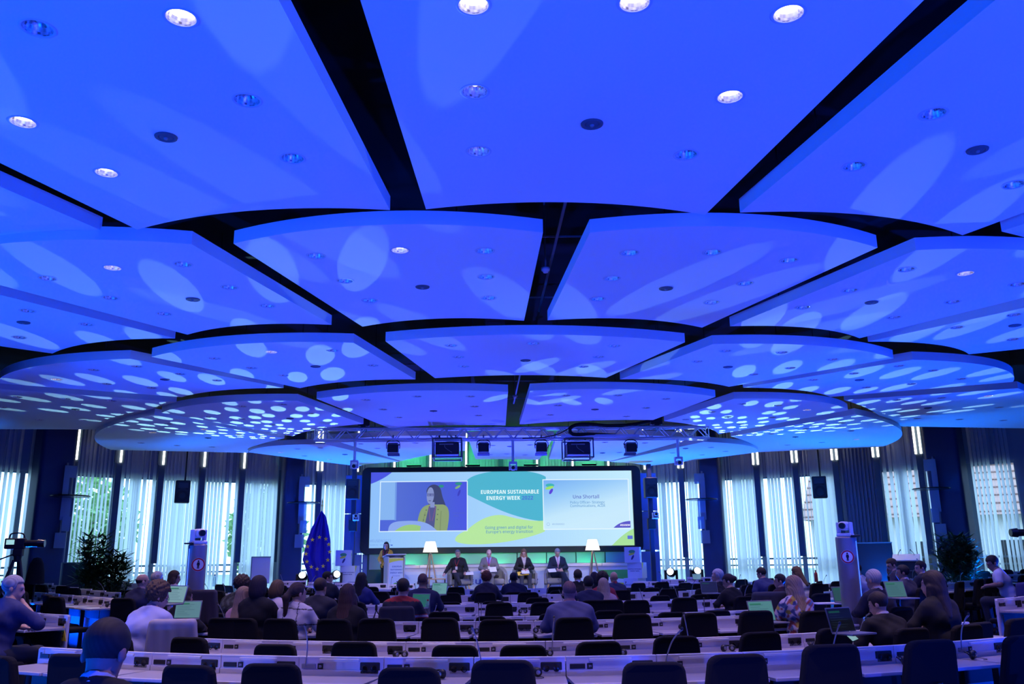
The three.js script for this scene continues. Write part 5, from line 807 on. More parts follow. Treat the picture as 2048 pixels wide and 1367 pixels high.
function person(o) {
  const s = o.scale || 1, female = !!o.female, sw = (female ? 0.155 : 0.185) * (o.wide || 1), L = o.lean ?? 0.12, stand = !!o.stand, hipY = stand ? 0.92 : 0.55;
  const hip = [0, hipY, 0], dir = [Math.sin(o.sway || 0), Math.cos(L), -Math.sin(L)], up = (d) => [hip[0] + dir[0] * d, hip[1] + dir[1] * d, hip[2] + dir[2] * d];
  const waist = up(0.16), chest = up(0.34), sh = up(0.46), neck = up(0.53), hc0 = up(0.60), hp = o.headPitch ?? 0.1;
  const headC = [neck[0] + 0.03 * Math.sin(-(o.headTilt || 0)), neck[1] + 0.128 * Math.cos(hp * 0.6), neck[2] - 0.02 - 0.12 * Math.sin(hp * 0.6)];
  const SL = [-sw, sh[1] - 0.01, sh[2]], SR = [sw, sh[1] - 0.01, sh[2]];
  const A = { desk: [[-0.27, 0.83, -0.14], [-0.13, 0.80, -0.34], [0.27, 0.83, -0.14], [0.13, 0.80, -0.34]], wide: [[-0.37, 0.82, -0.10], [-0.16, 0.80, -0.30], [0.37, 0.82, -0.10], [0.16, 0.80, -0.30]], lap: [[-0.26, 0.74, -0.05], [-0.10, 0.64, -0.26], [0.26, 0.74, -0.05], [0.10, 0.64, -0.26]], chin: [[-0.27, 0.83, -0.14], [-0.13, 0.80, -0.34], [0.26, 0.84, -0.30], [0.07, headC[1] - 0.16, headC[2] - 0.09]], phone: [[-0.30, 0.80, -0.16], [-0.10, 0.86, -0.36], [0.27, 0.82, -0.12], [0.03, 0.84, -0.34]], paper: [[-0.27, 0.76, -0.08], [-0.09, 0.72, -0.30], [0.27, 0.76, -0.08], [0.10, 0.72, -0.28]], rest: [[-0.30, 0.76, -0.05], [-0.33, 0.66, -0.28], [0.29, 0.78, -0.06], [0.30, 0.63, -0.38]], lectern: [[-0.25, 1.14, -0.05], [-0.14, 1.06, -0.28], [0.25, 1.14, -0.05], [0.12, 1.06, -0.28]] }[o.arms || 'desk'];
  const [EL, WL, ER, WR_] = A;
  const legs = stand ? [[[-0.09, hipY - 0.02, 0], [-0.10, 0.50, -0.01], [-0.10, 0.09, 0.02], [-0.11, 0.04, -0.14]], [[0.09, hipY - 0.02, 0], [0.10, 0.50, -0.01], [0.10, 0.09, 0.02], [0.11, 0.04, -0.14]]]
    : o.legs === 'crossed' ? [[[-0.09, 0.53, 0], [-0.10, 0.54, -0.44], [-0.08, 0.10, -0.42], [-0.08, 0.04, -0.56]], [[0.09, 0.55, 0], [-0.02, 0.66, -0.42], [-0.22, 0.36, -0.52], [-0.26, 0.30, -0.66]]]
      : o.legs === 'ankle' ? [[[-0.09, 0.53, 0], [-0.12, 0.54, -0.44], [-0.10, 0.10, -0.42], [-0.10, 0.04, -0.56]], [[0.09, 0.55, 0], [0.18, 0.66, -0.36], [-0.18, 0.56, -0.50], [-0.28, 0.52, -0.56]]]
        : [[[-0.09, 0.53, 0], [-0.12, 0.54, -0.42], [-0.12, 0.10, -0.38], [-0.12, 0.04, -0.52]], [[0.09, 0.53, 0], [0.12, 0.54, -0.42], [0.12, 0.10, -0.38], [0.12, 0.04, -0.52]]];
  const ar = female ? 0.85 : 1, bulk = o.bulk || 1;
  const torso = [cap([-0.08, hip[1], hip[2]], [0.08, hip[1], hip[2]], 0.125 * bulk), cap([-0.06 * bulk, waist[1], waist[2]], [0.06 * bulk, waist[1], waist[2]], (female ? 0.105 : 0.12) * bulk), cap([-0.085 * bulk, chest[1], chest[2]], [0.085 * bulk, chest[1], chest[2]], (female ? 0.11 : 0.125) * bulk), cap([-sw + 0.05, sh[1] - 0.035, sh[2]], [sw - 0.05, sh[1] - 0.035, sh[2]], 0.085 * Math.sqrt(bulk)), cap([-sw + 0.09, sh[1] + 0.02, sh[2]], [sw - 0.09, sh[1] + 0.02, sh[2]], 0.055), cap([-sw + 0.07, sh[1] + 0.005, sh[2] + 0.01], [-0.02, neck[1] + 0.02, neck[2] + 0.005], 0.058, 0.045), cap([sw - 0.07, sh[1] + 0.005, sh[2] + 0.01], [0.02, neck[1] + 0.02, neck[2] + 0.005], 0.058, 0.045)];
  if (female) torso.push(ell([-0.07, chest[1] - 0.01, chest[2] - 0.09], [0.06, 0.065, 0.06]), ell([0.07, chest[1] - 0.01, chest[2] - 0.09], [0.06, 0.065, 0.06]));
  const arms = [cap(SL, EL, 0.062 * ar, 0.047 * ar), cap(EL, WL, 0.047 * ar, 0.033 * ar), cap(SR, ER, 0.062 * ar, 0.047 * ar), cap(ER, WR_, 0.047 * ar, 0.033 * ar)];
  const neckF = cap([neck[0], neck[1] - 0.03, neck[2]], [headC[0], headC[1] - 0.06, headC[2] + 0.02], 0.058 * ar + 0.004, 0.053 * ar);
  const legF = legs.flatMap(([h, k, a, t]) => [cap(h, k, 0.088 * Math.sqrt(bulk), 0.062), cap(k, a, 0.058, 0.040)]), footF = legs.map(([, , a, t]) => cap([a[0], a[1] - 0.035, a[2] + 0.03], t, 0.042, 0.035));
  // head frame
  const HM = new THREE.Matrix4().makeRotationFromEuler(new THREE.Euler(-hp, -(o.headYaw || 0), o.headTilt || 0, 'YXZ')).setPosition(...headC), HI = HM.clone().invert().elements, hs = 0.99;
  const toHead = (x, y, z) => [(HI[0] * x + HI[4] * y + HI[8] * z + HI[12]) / hs, (HI[1] * x + HI[5] * y + HI[9] * z + HI[13]) / hs, (HI[2] * x + HI[6] * y + HI[10] * z + HI[14]) / hs];
  const skull = blend([ell([0, 0.035, 0.012], [0.076, 0.094, 0.096]), ell([0, -0.04, -0.022], [0.060, 0.082, 0.072]), cap([0, -0.098, -0.058], [0, -0.10, -0.05], 0.024), cap([0, 0.012, -0.088], [0, -0.022, -0.106], 0.008, 0.014), cap([-0.03, 0.026, -0.078], [0.03, 0.026, -0.078], 0.013), cap([-0.018, -0.058, -0.086], [0.018, -0.058, -0.086], 0.010)], 0.03);
  const ears = [ell([-0.079, -0.005, 0.012], [0.012, 0.033, 0.021]), ell([0.079, -0.005, 0.012], [0.012, 0.033, 0.021])], eyes = [ell([-0.031, 0.004, -0.094], [0.016, 0.010, 0.012]), ell([0.031, 0.004, -0.094], [0.016, 0.010, 0.012])];
  const headLocal = (x, y, z) => { let d = skull(x, y, z); for (const e of eyes) d = Math.max(d, -e(x, y, z) - 0.004); return Math.min(d, ears[0](x, y, z), ears[1](x, y, z)); };
  const headF = (x, y, z) => { const p = toHead(x, y, z); return hs * headLocal(p[0], p[1], p[2]); };
  const skin = o.skin || SKIN, hairC = o.hairColor || [0.02, 0.014, 0.012];
  const skinColor = (x, y, z) => { const p = toHead(x, y, z); if (p[2] < -0.06 && Math.abs(p[1]) < 0.14) { for (const sx of [-1, 1]) { const ex = (p[0] - sx * 0.031) / 0.015, ey = (p[1] - 0.003) / 0.008; if (ex * ex + ey * ey < 1) return Math.abs(p[0] - sx * 0.031) < 0.006 ? [0.02, 0.015, 0.015] : [0.45, 0.42, 0.42]; if (Math.abs(p[0] - sx * 0.031) < 0.019 && Math.abs(p[1] - 0.028) < 0.005) return hairC; } if (Math.abs(p[0]) < 0.022 && Math.abs(p[1] + 0.058) < 0.008) return [skin[0] * 0.85, skin[1] * 0.55, skin[2] * 0.6]; } const v = 1 + 0.05 * noise3(x, y, z); return [skin[0] * v, skin[1] * v, skin[2] * v]; };
  // hands
  const hand = (E_, W, side) => { const f = sub3(W, E_), l = Math.hypot(...f), d = f.map((v) => v / l), lat = [Math.cos(0.2) * side, 0, 0]; const curl = o.arms === 'chin' && side > 0 ? [0, 0.06, 0.05] : [0, -0.03, 0]; const P = mix3(W, [W[0] + d[0], W[1] + d[1], W[2] + d[2]], 0.05), fs = [cap([W[0], W[1], W[2]], P, 0.026, 0.032)]; const pts = [W];
    for (let i = 0; i < 4; i++) { const o_ = (i - 1.5) * 0.019 * side, b = [P[0] + d[0] * 0.03 + Math.abs(d[2]) * o_ + 0.2 * o_, P[1] + d[1] * 0.03, P[2] + d[2] * 0.03 - d[0] * o_], ln = [0.032, 0.04, 0.038, 0.03][i], m = [b[0] + d[0] * ln + curl[0] * 0.3, b[1] + d[1] * ln + curl[1] * 0.3, b[2] + d[2] * ln + curl[2] * 0.3], e = [m[0] + d[0] * ln * 0.6 + curl[0] * 0.6, m[1] + d[1] * ln * 0.6 + curl[1] * 0.8, m[2] + d[2] * ln * 0.6 + curl[2] * 0.6]; fs.push(cap(b, m, 0.009), cap(m, e, 0.0085, 0.0075)); pts.push(e); }
    const th = [W[0] + d[0] * 0.03 - 0.03 * side, W[1] + d[1] * 0.03, W[2] + d[2] * 0.03], te = [th[0] + d[0] * 0.045 - 0.012 * side, th[1] + d[1] * 0.04 - 0.005, th[2] + d[2] * 0.045]; fs.push(cap(th, te, 0.011, 0.009)); pts.push(te, th); return [blend(fs, 0.008), bounds(pts, 0.045)]; };
  const all = blend([...torso, ...arms, ...legF, ...footF, neckF], 0.035);
  const [blo, bhi] = bounds([hip, neck, EL, ER, WL, WR_, SL, SR, ...legs.flat()], 0.14);
  const C = o.coarse || 0.026, headBox = bounds([headC], 0.15);
  const parts = [nets(all, blo, bhi, C, () => skin), nets(blend([headF, neckF], 0.02), headBox[0], headBox[1], o.fine || 0.009, skinColor)];
  for (const [E_, W, side] of [[EL, WL, -1], [ER, WR_, 1]]) { const [f, [l, h]] = hand(E_, W, side); parts.push(nets(f, l, h, 0.008, () => skin)); }
  const body = tag(mesh(numbered('person'), joinIndexed(parts), skinMat, scene), o.label, 'person', o.group); body.position.copy(V(o.x, o.y, o.z)); body.rotation.y = o.turn || 0; body.scale.setScalar(s);
  // clothes
  const sleeve = o.sleeves === 'short' ? [cap(SL, mix3(SL, EL, 0.7), 0.062 * ar, 0.055 * ar), cap(SR, mix3(SR, ER, 0.7), 0.062 * ar, 0.055 * ar)] : o.sleeves === 'three' ? [arms[0], arms[2], cap(EL, mix3(EL, WL, 0.35), 0.047 * ar, 0.043 * ar), cap(ER, mix3(ER, WR_, 0.35), 0.047 * ar, 0.043 * ar)] : arms;
  const th = o.loose || 0.013, topBase = blend([...torso, ...sleeve], 0.04), hem = stand ? hipY - 0.1 : hipY - 0.06;
  const fold = (x, y, z) => 0.0035 * Math.sin(x * 38 + y * 23 + 3 * Math.sin(y * 17)) * Math.sin(y * 31 - z * 19);
  const topF = (x, y, z) => Math.max(topBase(x, y, z) - th + fold(x, y, z), hem - y, (y - neck[1]) * dir[1] + (z - neck[2]) * dir[2] - (o.neckCut ?? 0.028) - (z - neck[2]) * 0.22);
  const [tlo, thi] = bounds([hip, neck, EL, ER, WL, WR_, SL, SR], 0.16); const tc = o.top || [0.03, 0.035, 0.06];
  const vee = (x, y, z) => { const d = neck[1] - y; return z < sh[2] - 0.03 && d > -0.06 && d < 0.34 && Math.abs(x) < 0.075 * (1 - d / 0.34) + (o.openFront ? 0.05 : 0); };
  const topColor = o.pattern ? (x, y, z) => o.pattern(x, y - hipY, z) : o.shirt ? (x, y, z) => (vee(x, y, z) ? (o.tie && Math.abs(x) < 0.022 ? o.tie : o.shirt) : tc) : () => tc;
  const topMesh = mesh(o.topName || (o.shirt ? 'jacket' : 'sweater'), nets(topF, tlo, thi, o.topCell || 0.02, topColor), clothMat, body);
  const legBase = blend([...legF, torso[0]], 0.04), [llo, lhi] = bounds(legs.flatMap((l) => l.slice(0, 3)), 0.15);
  mesh('trousers', nets((x, y, z) => Math.max(legBase(x, y, z) - 0.014, y - hipY - 0.1), llo, lhi, 0.026, () => o.bottom || [0.02, 0.022, 0.035]), clothMat, body);
  for (let i = 0; i < 2; i++) { const [l, h] = bounds([legs[i][2], legs[i][3]], 0.09); mesh('shoe', nets((x, y, z) => footF[i](x, y, z) - 0.010, l, h, 0.016, () => o.shoe || [0.015, 0.012, 0.012]), clothMat, body); }
  if (o.collar) { const cf = cap([neck[0], neck[1] - 0.012 * dir[1], neck[2] - 0.012 * dir[2] + 0.004], [neck[0], neck[1] + 0.045 * dir[1], neck[2] + 0.045 * dir[2] - 0.004], 0.078 * ar, 0.068 * ar), al = (y, z) => (y - neck[1]) * dir[1] + (z - neck[2]) * dir[2] - (z - neck[2]) * 0.2; const [l, h] = bounds([neck], 0.12); mesh('collar', nets((x, y, z) => Math.max(cf(x, y, z), al(y, z) - 0.05, -0.006 - al(y, z)), l, h, 0.009, () => o.collar), clothMat, body); }
  // hair
  if (o.hair !== 'none') {
    const K = o.hair || 'short', base = ell([0, 0.045, 0.016], K === 'curly' ? [0.108, 0.115, 0.118] : K === 'fringe' ? [0.0805, 0.097, 0.1] : K === 'shaved' ? [0.079, 0.0955, 0.0985] : [0.087, 0.100, 0.108]); let add = [], yMin = -0.072, face = -0.032;
    if (K === 'bob') { add = [ell([0, -0.03, 0.03], [0.104, 0.135, 0.098])]; yMin = -0.15; }
    if (K === 'long') { add = [ell([0, -0.06, 0.035], [0.104, 0.15, 0.09]), cap([-0.045, -0.15, 0.055], [-0.055, -0.30, 0.085], 0.058, 0.05), cap([0.045, -0.15, 0.055], [0.055, -0.30, 0.085], 0.058, 0.05), cap([0, -0.15, 0.07], [0, -0.32, 0.10], 0.05, 0.04), cap([-0.088, -0.02, -0.01], [-0.10, -0.19, -0.03], 0.024, 0.03), cap([0.088, -0.02, -0.01], [0.10, -0.19, -0.03], 0.024, 0.03)]; face = -0.062; yMin = o.hairLength ? -o.hairLength : -0.34; }
    if (K === 'pony') { add = [cap([0, 0.03, 0.11], [0, -0.05, 0.155], 0.032, 0.042), cap([0, -0.05, 0.155], [0.0, -0.30, 0.13], 0.042, 0.016)]; yMin = -0.34; }
    if (K === 'bun') { add = [ell([0, 0.02, 0.125], [0.045, 0.045, 0.04])]; }
    if (K === 'curly') { yMin = -0.085; face = -0.05; }
    const hb = add.length ? blend([base, ...add], 0.03) : base;
    const hairLocal = (x, y, z) => { let d = hb(x, y, z) + 0.0016 * Math.sin(x * 190 + 2 * Math.sin(y * 30)) * (add.length ? 1 : 0) + (K === 'curly' ? 0.019 * noise3(x * 1.5, y * 1.5, z * 1.5) : 0); const front = Math.min(face - z, 0.074 - y - (z + 0.1) * 0.1); d = Math.max(d, front, yMin - y); if (K === 'short' || K === 'shaved' || K === 'pony' || K === 'bun') { const low = K === 'short' || K === 'shaved' ? -0.072 : -0.06; if (!(add.length && z > 0.09)) d = Math.max(d, low - y + Math.max(0, (0.03 - z)) * 0.9); } if (K === 'fringe') d = Math.max(d, y - 0.035 - Math.max(0, -z) * 0.4, -0.07 - y + Math.max(0, 0.03 - z) * 0.9); return d; };
    const span = add.length ? 0.42 : 0.16, lo = [headC[0] - 0.2, headC[1] - span, headC[2] - 0.2], hi = [headC[0] + 0.2, headC[1] + 0.2, headC[2] + 0.26], c2 = o.hairTip || hairC;
    mesh('hair', nets((x, y, z) => { const p = toHead(x, y, z); return hs * hairLocal(p[0], p[1], p[2]); }, lo, hi, o.hairCell || 0.011, (x, y, z) => { const p = toHead(x, y, z), st = 1 + 0.28 * Math.sin(p[0] * 330 + 5 * Math.sin(p[1] * 18) + p[2] * 90), t = Math.min(1, Math.max(0, (0.06 - p[1]) / 0.3)); return [0, 1, 2].map((i) => (hairC[i] + (c2[i] - hairC[i]) * t) * st); }), hairMat, body);
  }
  if (o.glasses) { const G = new THREE.Group(); G.name = 'glasses'; G.applyMatrix4(HM); body.add(G); for (const sx of [-1, 1]) { mesh('lens_rim', new THREE.TorusGeometry(0.019, 0.002, 6, 18).translate(sx * 0.028, 0.003, -0.098), M.black, G); mesh('temple', bar([sx * 0.047, 0.005, -0.095], [sx * 0.076, 0.004, 0.01], 0.002), M.black, G); } }
  if (o.lanyard) { const n = neck, st = up(0.28); mesh('lanyard', merge([-1, 1].map((sx) => tube([[sx * 0.055, n[1] + 0.005, n[2] + 0.02], [sx * 0.068, n[1] - 0.03, n[2] - 0.075], [sx * 0.05, up(0.42)[1], up(0.42)[2] - 0.135], [0, st[1], st[2] - (female ? 0.175 : 0.15) * bulk]], 0.006, 18, 5))), mat([0.55, 0.02, 0.03], 0.7), body); mesh('badge', rbox(0.07, 0.09, 0.004, 0.002, 0, st[1] - 0.05, st[2] - (female ? 0.178 : 0.155) * bulk), M.white, body); }
  if (!o.stand) PEOPLE_SPOTS.push([o.x, o.z]);
  body.userData.parts = { neck, headC, WL, WR: WR_, EL, ER, sh }; delete body.userData.parts;
  return { body, neck, headC, WL, WR: WR_, hipY };
}
// seats: pixel of the top of the head, depth of the chair; the seat height follows from the head height
function sit(px, py, z, o) {
  const lean = o.lean ?? 0.12, hp = o.headPitch ?? 0.1, unit = 0.55 + 0.53 * Math.cos(lean) + 0.128 * Math.cos(hp * 0.6) + 0.137, fz0 = 0.53 * Math.sin(lean) + 0.02 + 0.12 * Math.sin(hp * 0.6);
  let p = onZ(px, py, z), s = o.scale || 1, y = Math.max(0, p[1] - unit * s); const turn = o.turn ?? Math.atan(2 * BEND * p[0]);
  if (Math.abs(p[0]) < 5.2 && z > 5) { // snap to the nearest desk row: hips 0.62 m behind the panel, head ahead of the hips
    const seat = ([, z0], x) => rowZ(z0, x) - 0.62 * Math.sqrt(1 + (2 * BEND * x) ** 2) + fz0 * Math.cos(turn), row = [...ROWS].sort((a, b) => Math.abs(seat(a, p[0]) - z) - Math.abs(seat(b, p[0]) - z))[0];
    for (let k = 0; k < 3; k++) p = onZ(px, py, seat(row, p[0])); y = row[2]; s = Math.max(0.9, Math.min(1.14, (p[1] - y) / unit));
  }
  const fz = fz0 * s, X = p[0] + Math.sin(turn) * fz, Z = p[2] - Math.cos(turn) * fz, me = person({ ...o, scale: s, x: X, y, z: Z, turn });
  if (!o.noChair) { const c = buildChair(X + Math.sin(turn) * 0.03, y, Z - Math.cos(turn) * 0.03, turn, `black conference chair occupied by the ${o.short}`, 0.0); c.userData.group = 'occupied conference chairs'; }
  return { ...me, x: p[0], y, z: p[2], turn, s };
}
const NAVY = [0.016, 0.022, 0.07], BLACKC = [0.008, 0.008, 0.012], DARKHAIR = [0.016, 0.011, 0.010], BROWN = [0.06, 0.032, 0.018], BLOND = [0.42, 0.28, 0.14], GREYH = [0.38, 0.37, 0.37], WHITEH = [0.62, 0.60, 0.60];
const floral = (x, y, z) => { const n = Math.sin(x * 31 + 3 * Math.sin(y * 21)) * Math.sin(y * 27 + 2.5 * Math.sin(z * 23 + x * 15)), m = Math.sin(x * 19 - y * 33 + 1.7) * Math.sin(y * 17 + z * 29 + x * 11); if (n > 0.45) return [0.32, 0.07, 0.06]; if (n < -0.5) return [0.04, 0.06, 0.22]; if (m > 0.5) return [0.40, 0.28, 0.05]; if (m < -0.45) return [0.10, 0.16, 0.30]; return [0.52, 0.44, 0.55]; };
const gridKnit = (x, y, z) => { const a = Math.abs(((x + 0.05 + y * 0.12) / 0.19) % 1 + 1) % 1, b = Math.abs(((y + 0.02 + x * 0.06) / 0.17) % 1 + 1) % 1; return a < 0.06 || b < 0.065 ? [0.012, 0.012, 0.02] : [0.66, 0.62, 0.66]; };
const stripes = (x, y, z) => (y > 0.30 && y < 0.325 ? [0.6, 0.5, 0.55] : (y > 0.285 && y < 0.30) || (y > 0.325 && y < 0.337) || y > 0.50 || (y > 0.14 && y < 0.155) ? [0.35, 0.025, 0.03] : [0.012, 0.014, 0.035]);
const leafy = (x, y, z) => (Math.sin(x * 60 + 2 * Math.sin(y * 45)) * Math.sin(y * 55 + z * 40) > 0.2 ? [0.05, 0.06, 0.06] : [0.010, 0.012, 0.016]);
const L_ = (short, detail) => ({ short, label: `person: ${detail}` });
// audience
sit(217, 1238, 3.75, { ...L_('man in the white-collared suit', 'man with short black hair, white collar, dark suit, seated alone behind the last row'), hair: 'short', top: BLACKC, shirt: [0.7, 0.7, 0.74], collar: [0.72, 0.70, 0.78], headPitch: 0.5, lean: 0.36, headYaw: 0.12, turn: 0.0, fine: 0.007, hairCell: 0.008, topCell: 0.014, bulk: 1.05, skin: [0.42, 0.20, 0.15] });
sit(30, 1150, 9.6, { ...L_('grey-haired man resting his chin', 'grey-haired man in a dark blue sweater resting chin on his hand, facing sideways'), hair: 'short', hairColor: [0.30, 0.29, 0.32], top: [0.035, 0.04, 0.13], sleeves: 'three', arms: 'chin', headYaw: 0.65, turn: -0.55, lean: 0.22, headPitch: 0.15 });
sit(287, 1146, 14.4, { ...L_('balding man in navy sweater', 'balding man in a navy sweater, side view, behind the curly-haired man'), hair: 'fringe', top: NAVY, headYaw: 0.6, turn: -0.35, lean: 0.2 });
sit(316, 1142, 15.8, { ...L_('grey cropped man', 'man with cropped grey hair sitting beside the balding man in navy'), hair: 'short', hairColor: GREYH, top: [0.2, 0.22, 0.3], lean: 0.1 });
sit(350, 1140, 17.0, { ...L_('woman with brown hair by the steel post', 'woman with long brown hair and pale top next to the steel post'), female: 1, hair: 'long', hairColor: BROWN, top: [0.45, 0.36, 0.42], headYaw: 0.8, turn: -0.6 });
sit(318, 1158, 10.3, { ...L_('curly-haired man', 'curly-haired man in a light blue shirt leaning over his desk'), hair: 'curly', hairColor: BROWN, top: [0.36, 0.38, 0.66], topName: 'shirt', scale: 1.06, bulk: 1.08, headYaw: 0.35, headPitch: 0.35, lean: 0.28, glasses: 1, collar: [0.05, 0.05, 0.16], topCell: 0.016 });
sit(371, 1172, 12.2, { ...L_('woman in front of the steel post', 'woman with straight dark hair in a navy top, laptop beside her'), female: 1, hair: 'long', hairColor: [0.028, 0.016, 0.012], top: BLACKC, headYaw: 0.2 });
sit(485, 1146, 14.6, { ...L_('person in the leaf-patterned jacket', 'dark-haired person in a black leaf-patterned jacket bending forward'), hair: 'curly', hairColor: [0.03, 0.014, 0.012], pattern: leafy, topName: 'jacket', headPitch: 0.4, lean: 0.3 });
sit(489, 1172, 11.8, { ...L_('blonde woman in pink', 'blonde long-haired woman in a pink top beside the woman in black'), female: 1, hair: 'long', hairColor: [0.30, 0.18, 0.10], hairTip: [0.45, 0.30, 0.18], top: [0.5, 0.28, 0.34], topName: 'blouse' });
sit(520, 1150, 10.4, { ...L_('woman in the black jacket with white collar', 'woman with a dark bob, black jacket and white collar'), female: 1, hair: 'bob', hairColor: [0.02, 0.010, 0.012], top: BLACKC, shirt: [0.7, 0.7, 0.75], collar: [0.72, 0.66, 0.76], wide: 1.15, scale: 1.06, lean: 0.05, headPitch: 0.05 });
sit(556, 1159, 12.6, { ...L_('brown-haired woman in a white shirt', 'brown-haired woman in a white shirt looking down'), female: 1, hair: 'bob', hairColor: BROWN, top: [0.55, 0.48, 0.58], topName: 'shirt', headPitch: 0.3, lean: 0.2 });
sit(597, 1164, 12.2, { ...L_('woman with a ponytail', 'woman with a ponytail in a white sweater with black grid lines'), female: 1, hair: 'pony', hairColor: [0.045, 0.024, 0.018], pattern: gridKnit, topCell: 0.011, headYaw: 0.45, wide: 1.1, collar: [0.6, 0.57, 0.62] });
sit(642, 1155, 14.2, { ...L_('man in the dark jacket', 'short-haired man in a dark jacket behind the woman with a ponytail'), hair: 'short', hairColor: [0.03, 0.016, 0.013], top: [0.012, 0.014, 0.035], wide: 1.05 });
sit(656, 1142, 20.5, { ...L_('young man in a suit', 'young man in a suit with white collar, side view, before the flag'), hair: 'short', top: [0.02, 0.022, 0.04], shirt: [0.6, 0.6, 0.65], collar: [0.6, 0.6, 0.66], headYaw: 0.9, turn: -0.4 });
sit(697, 1167, 11.9, { ...L_('woman with very long brown hair', 'woman with very long straight brown hair covering her back'), female: 1, hair: 'long', hairLength: 0.42, hairColor: [0.035, 0.014, 0.014], hairTip: [0.06, 0.024, 0.022], top: BLACKC, scale: 1.02, wide: 1.1 });
sit(724, 1144, 18.0, { ...L_('woman in the blue top', 'woman with long black hair in a blue top'), female: 1, hair: 'long', hairColor: BLACKC, top: [0.02, 0.03, 0.16] });
sit(807, 1156, 13.4, { ...L_('man in the striped sweater', 'man in a dark sweater with red and white stripes'), hair: 'short', hairColor: DARKHAIR, pattern: stripes, topCell: 0.012, noChair: 1, bulk: 1.04, wide: 1.05 });
sit(846, 1146, 15.6, { ...L_('balding man in the navy jacket', 'balding man in a navy jacket near the striped sweater'), hair: 'shaved', hairColor: [0.10, 0.05, 0.045], top: NAVY, shirt: NAVY, bulk: 1.05, wide: 1.1, skin: TAN });
sit(973, 1142, 19.6, { ...L_('woman with red curly hair', 'woman with curly red-brown hair in a navy top'), female: 1, hair: 'curly', hairColor: [0.10, 0.022, 0.018], top: [0.012, 0.014, 0.05], wide: 1.1 });
sit(1027, 1144, 20.6, { ...L_('man with cropped black hair', 'man with cropped black hair in a navy jacket'), hair: 'short', hairColor: BLACKC, top: [0.014, 0.016, 0.055], skin: DARKSKIN, wide: 1.05 });
sit(1138, 1161, 10.2, { ...L_('broad man in the grey-blue jacket', 'broad bald man in a grey-blue jacket, seen from behind'), hair: 'shaved', hairColor: [0.14, 0.07, 0.065], top: [0.10, 0.11, 0.24], shirt: [0.10, 0.11, 0.24], topName: 'jacket', arms: 'desk', bulk: 1.06, wide: 1.06, scale: 1.0, skin: [0.34, 0.17, 0.15], topCell: 0.014, loose: 0.02 });
sit(1176, 1151, 14.0, { ...L_('dark-haired man in the navy suit', 'dark-haired man in a navy suit beside the blonde woman in pink'), hair: 'short', hairColor: BLACKC, top: NAVY, shirt: NAVY, wide: 1.05, skin: TAN });
sit(1155, 1138, 18.4, { ...L_('man with white collar by the floor lamp', 'dark-haired man in a black suit with white collar in line with the floor lamp'), hair: 'short', hairColor: [0.03, 0.02, 0.018], top: BLACKC, shirt: [0.6, 0.6, 0.6], collar: [0.62, 0.62, 0.68], skin: TAN });
sit(1188, 1143, 21.6, { ...L_('brown-haired person', 'brown-haired person mostly hidden behind the blonde woman in pink'), female: 1, hair: 'bob', hairColor: [0.04, 0.022, 0.02], top: BLACKC });
sit(1204, 1143, 18.0, { ...L_('person in the red top', 'dark curly-haired person in a red top'), female: 1, hair: 'curly', hairColor: [0.02, 0.011, 0.013], top: [0.32, 0.02, 0.04] });
sit(1206, 1155, 14.6, { ...L_('blonde woman in the pink striped top', 'blonde straight-haired woman in a pink striped top'), female: 1, hair: 'long', hairLength: 0.30, hairColor: [0.40, 0.29, 0.22], hairTip: [0.52, 0.40, 0.32], top: [0.45, 0.30, 0.36], topName: 'blouse', lean: 0.18 });
sit(1227, 1142, 18.8, { ...L_('bald man in the blue jacket', 'bald man in a blue jacket near the bench end'), hair: 'none', top: [0.02, 0.03, 0.10], shirt: [0.02, 0.03, 0.10], collar: [0.35, 0.03, 0.06] });
sit(1434, 1137, 17.2, { ...L_('white-haired man in black', 'white-haired man in black with hand at his mouth, side view'), hair: 'short', hairColor: [0.5, 0.48, 0.5], top: BLACKC, headYaw: -0.9, turn: 0.5, arms: 'chin' });
sit(1456, 1147, 15.4, { ...L_('woman with a bun', 'dark-haired woman with a bun in black looking down'), female: 1, hair: 'bun', hairColor: [0.025, 0.012, 0.014], top: BLACKC, headYaw: -0.7, headPitch: 0.35, turn: 0.45 });
sit(1522, 1134, 19.0, { ...L_('man in the blue jacket', 'man in a blue jacket bending over his desk'), hair: 'short', hairColor: [0.02, 0.015, 0.015], top: [0.018, 0.03, 0.15], headYaw: -0.5, headPitch: 0.4, lean: 0.35, turn: 0.35 });
sit(1558, 1147, 16.0, { ...L_('person in maroon', 'short dark-haired person in a maroon top facing sideways'), female: 1, hair: 'short', top: [0.03, 0.008, 0.014], headYaw: -0.8, turn: 0.5 });
sit(1584, 1150, 10.9, { ...L_('blonde woman in the floral blouse', 'blonde woman in a colourful floral blouse at a laptop'), female: 1, hair: 'long', hairLength: 0.29, hairColor: [0.26, 0.17, 0.11], hairTip: [0.40, 0.27, 0.16], pattern: floral, topName: 'blouse', topCell: 0.010, wide: 1.15, headYaw: -0.3, scale: 1.04, glasses: 1 });
sit(1592, 1132, 19.2, { ...L_('woman with brown hair bending', 'woman with long light brown hair bending towards her desk'), female: 1, hair: 'long', hairColor: [0.10, 0.055, 0.03], top: [0.4, 0.38, 0.45], headPitch: 0.35, lean: 0.3, headYaw: -0.4 });
sit(1712, 1127, 17.6, { ...L_('person in the pale hoodie', 'dark-haired person in a pale blue hooded sweatshirt behind the steel post'), hair: 'short', top: [0.36, 0.40, 0.6], topName: 'hoodie', headYaw: -0.9, turn: 0.8, lean: 0.35, headPitch: 0.3 });
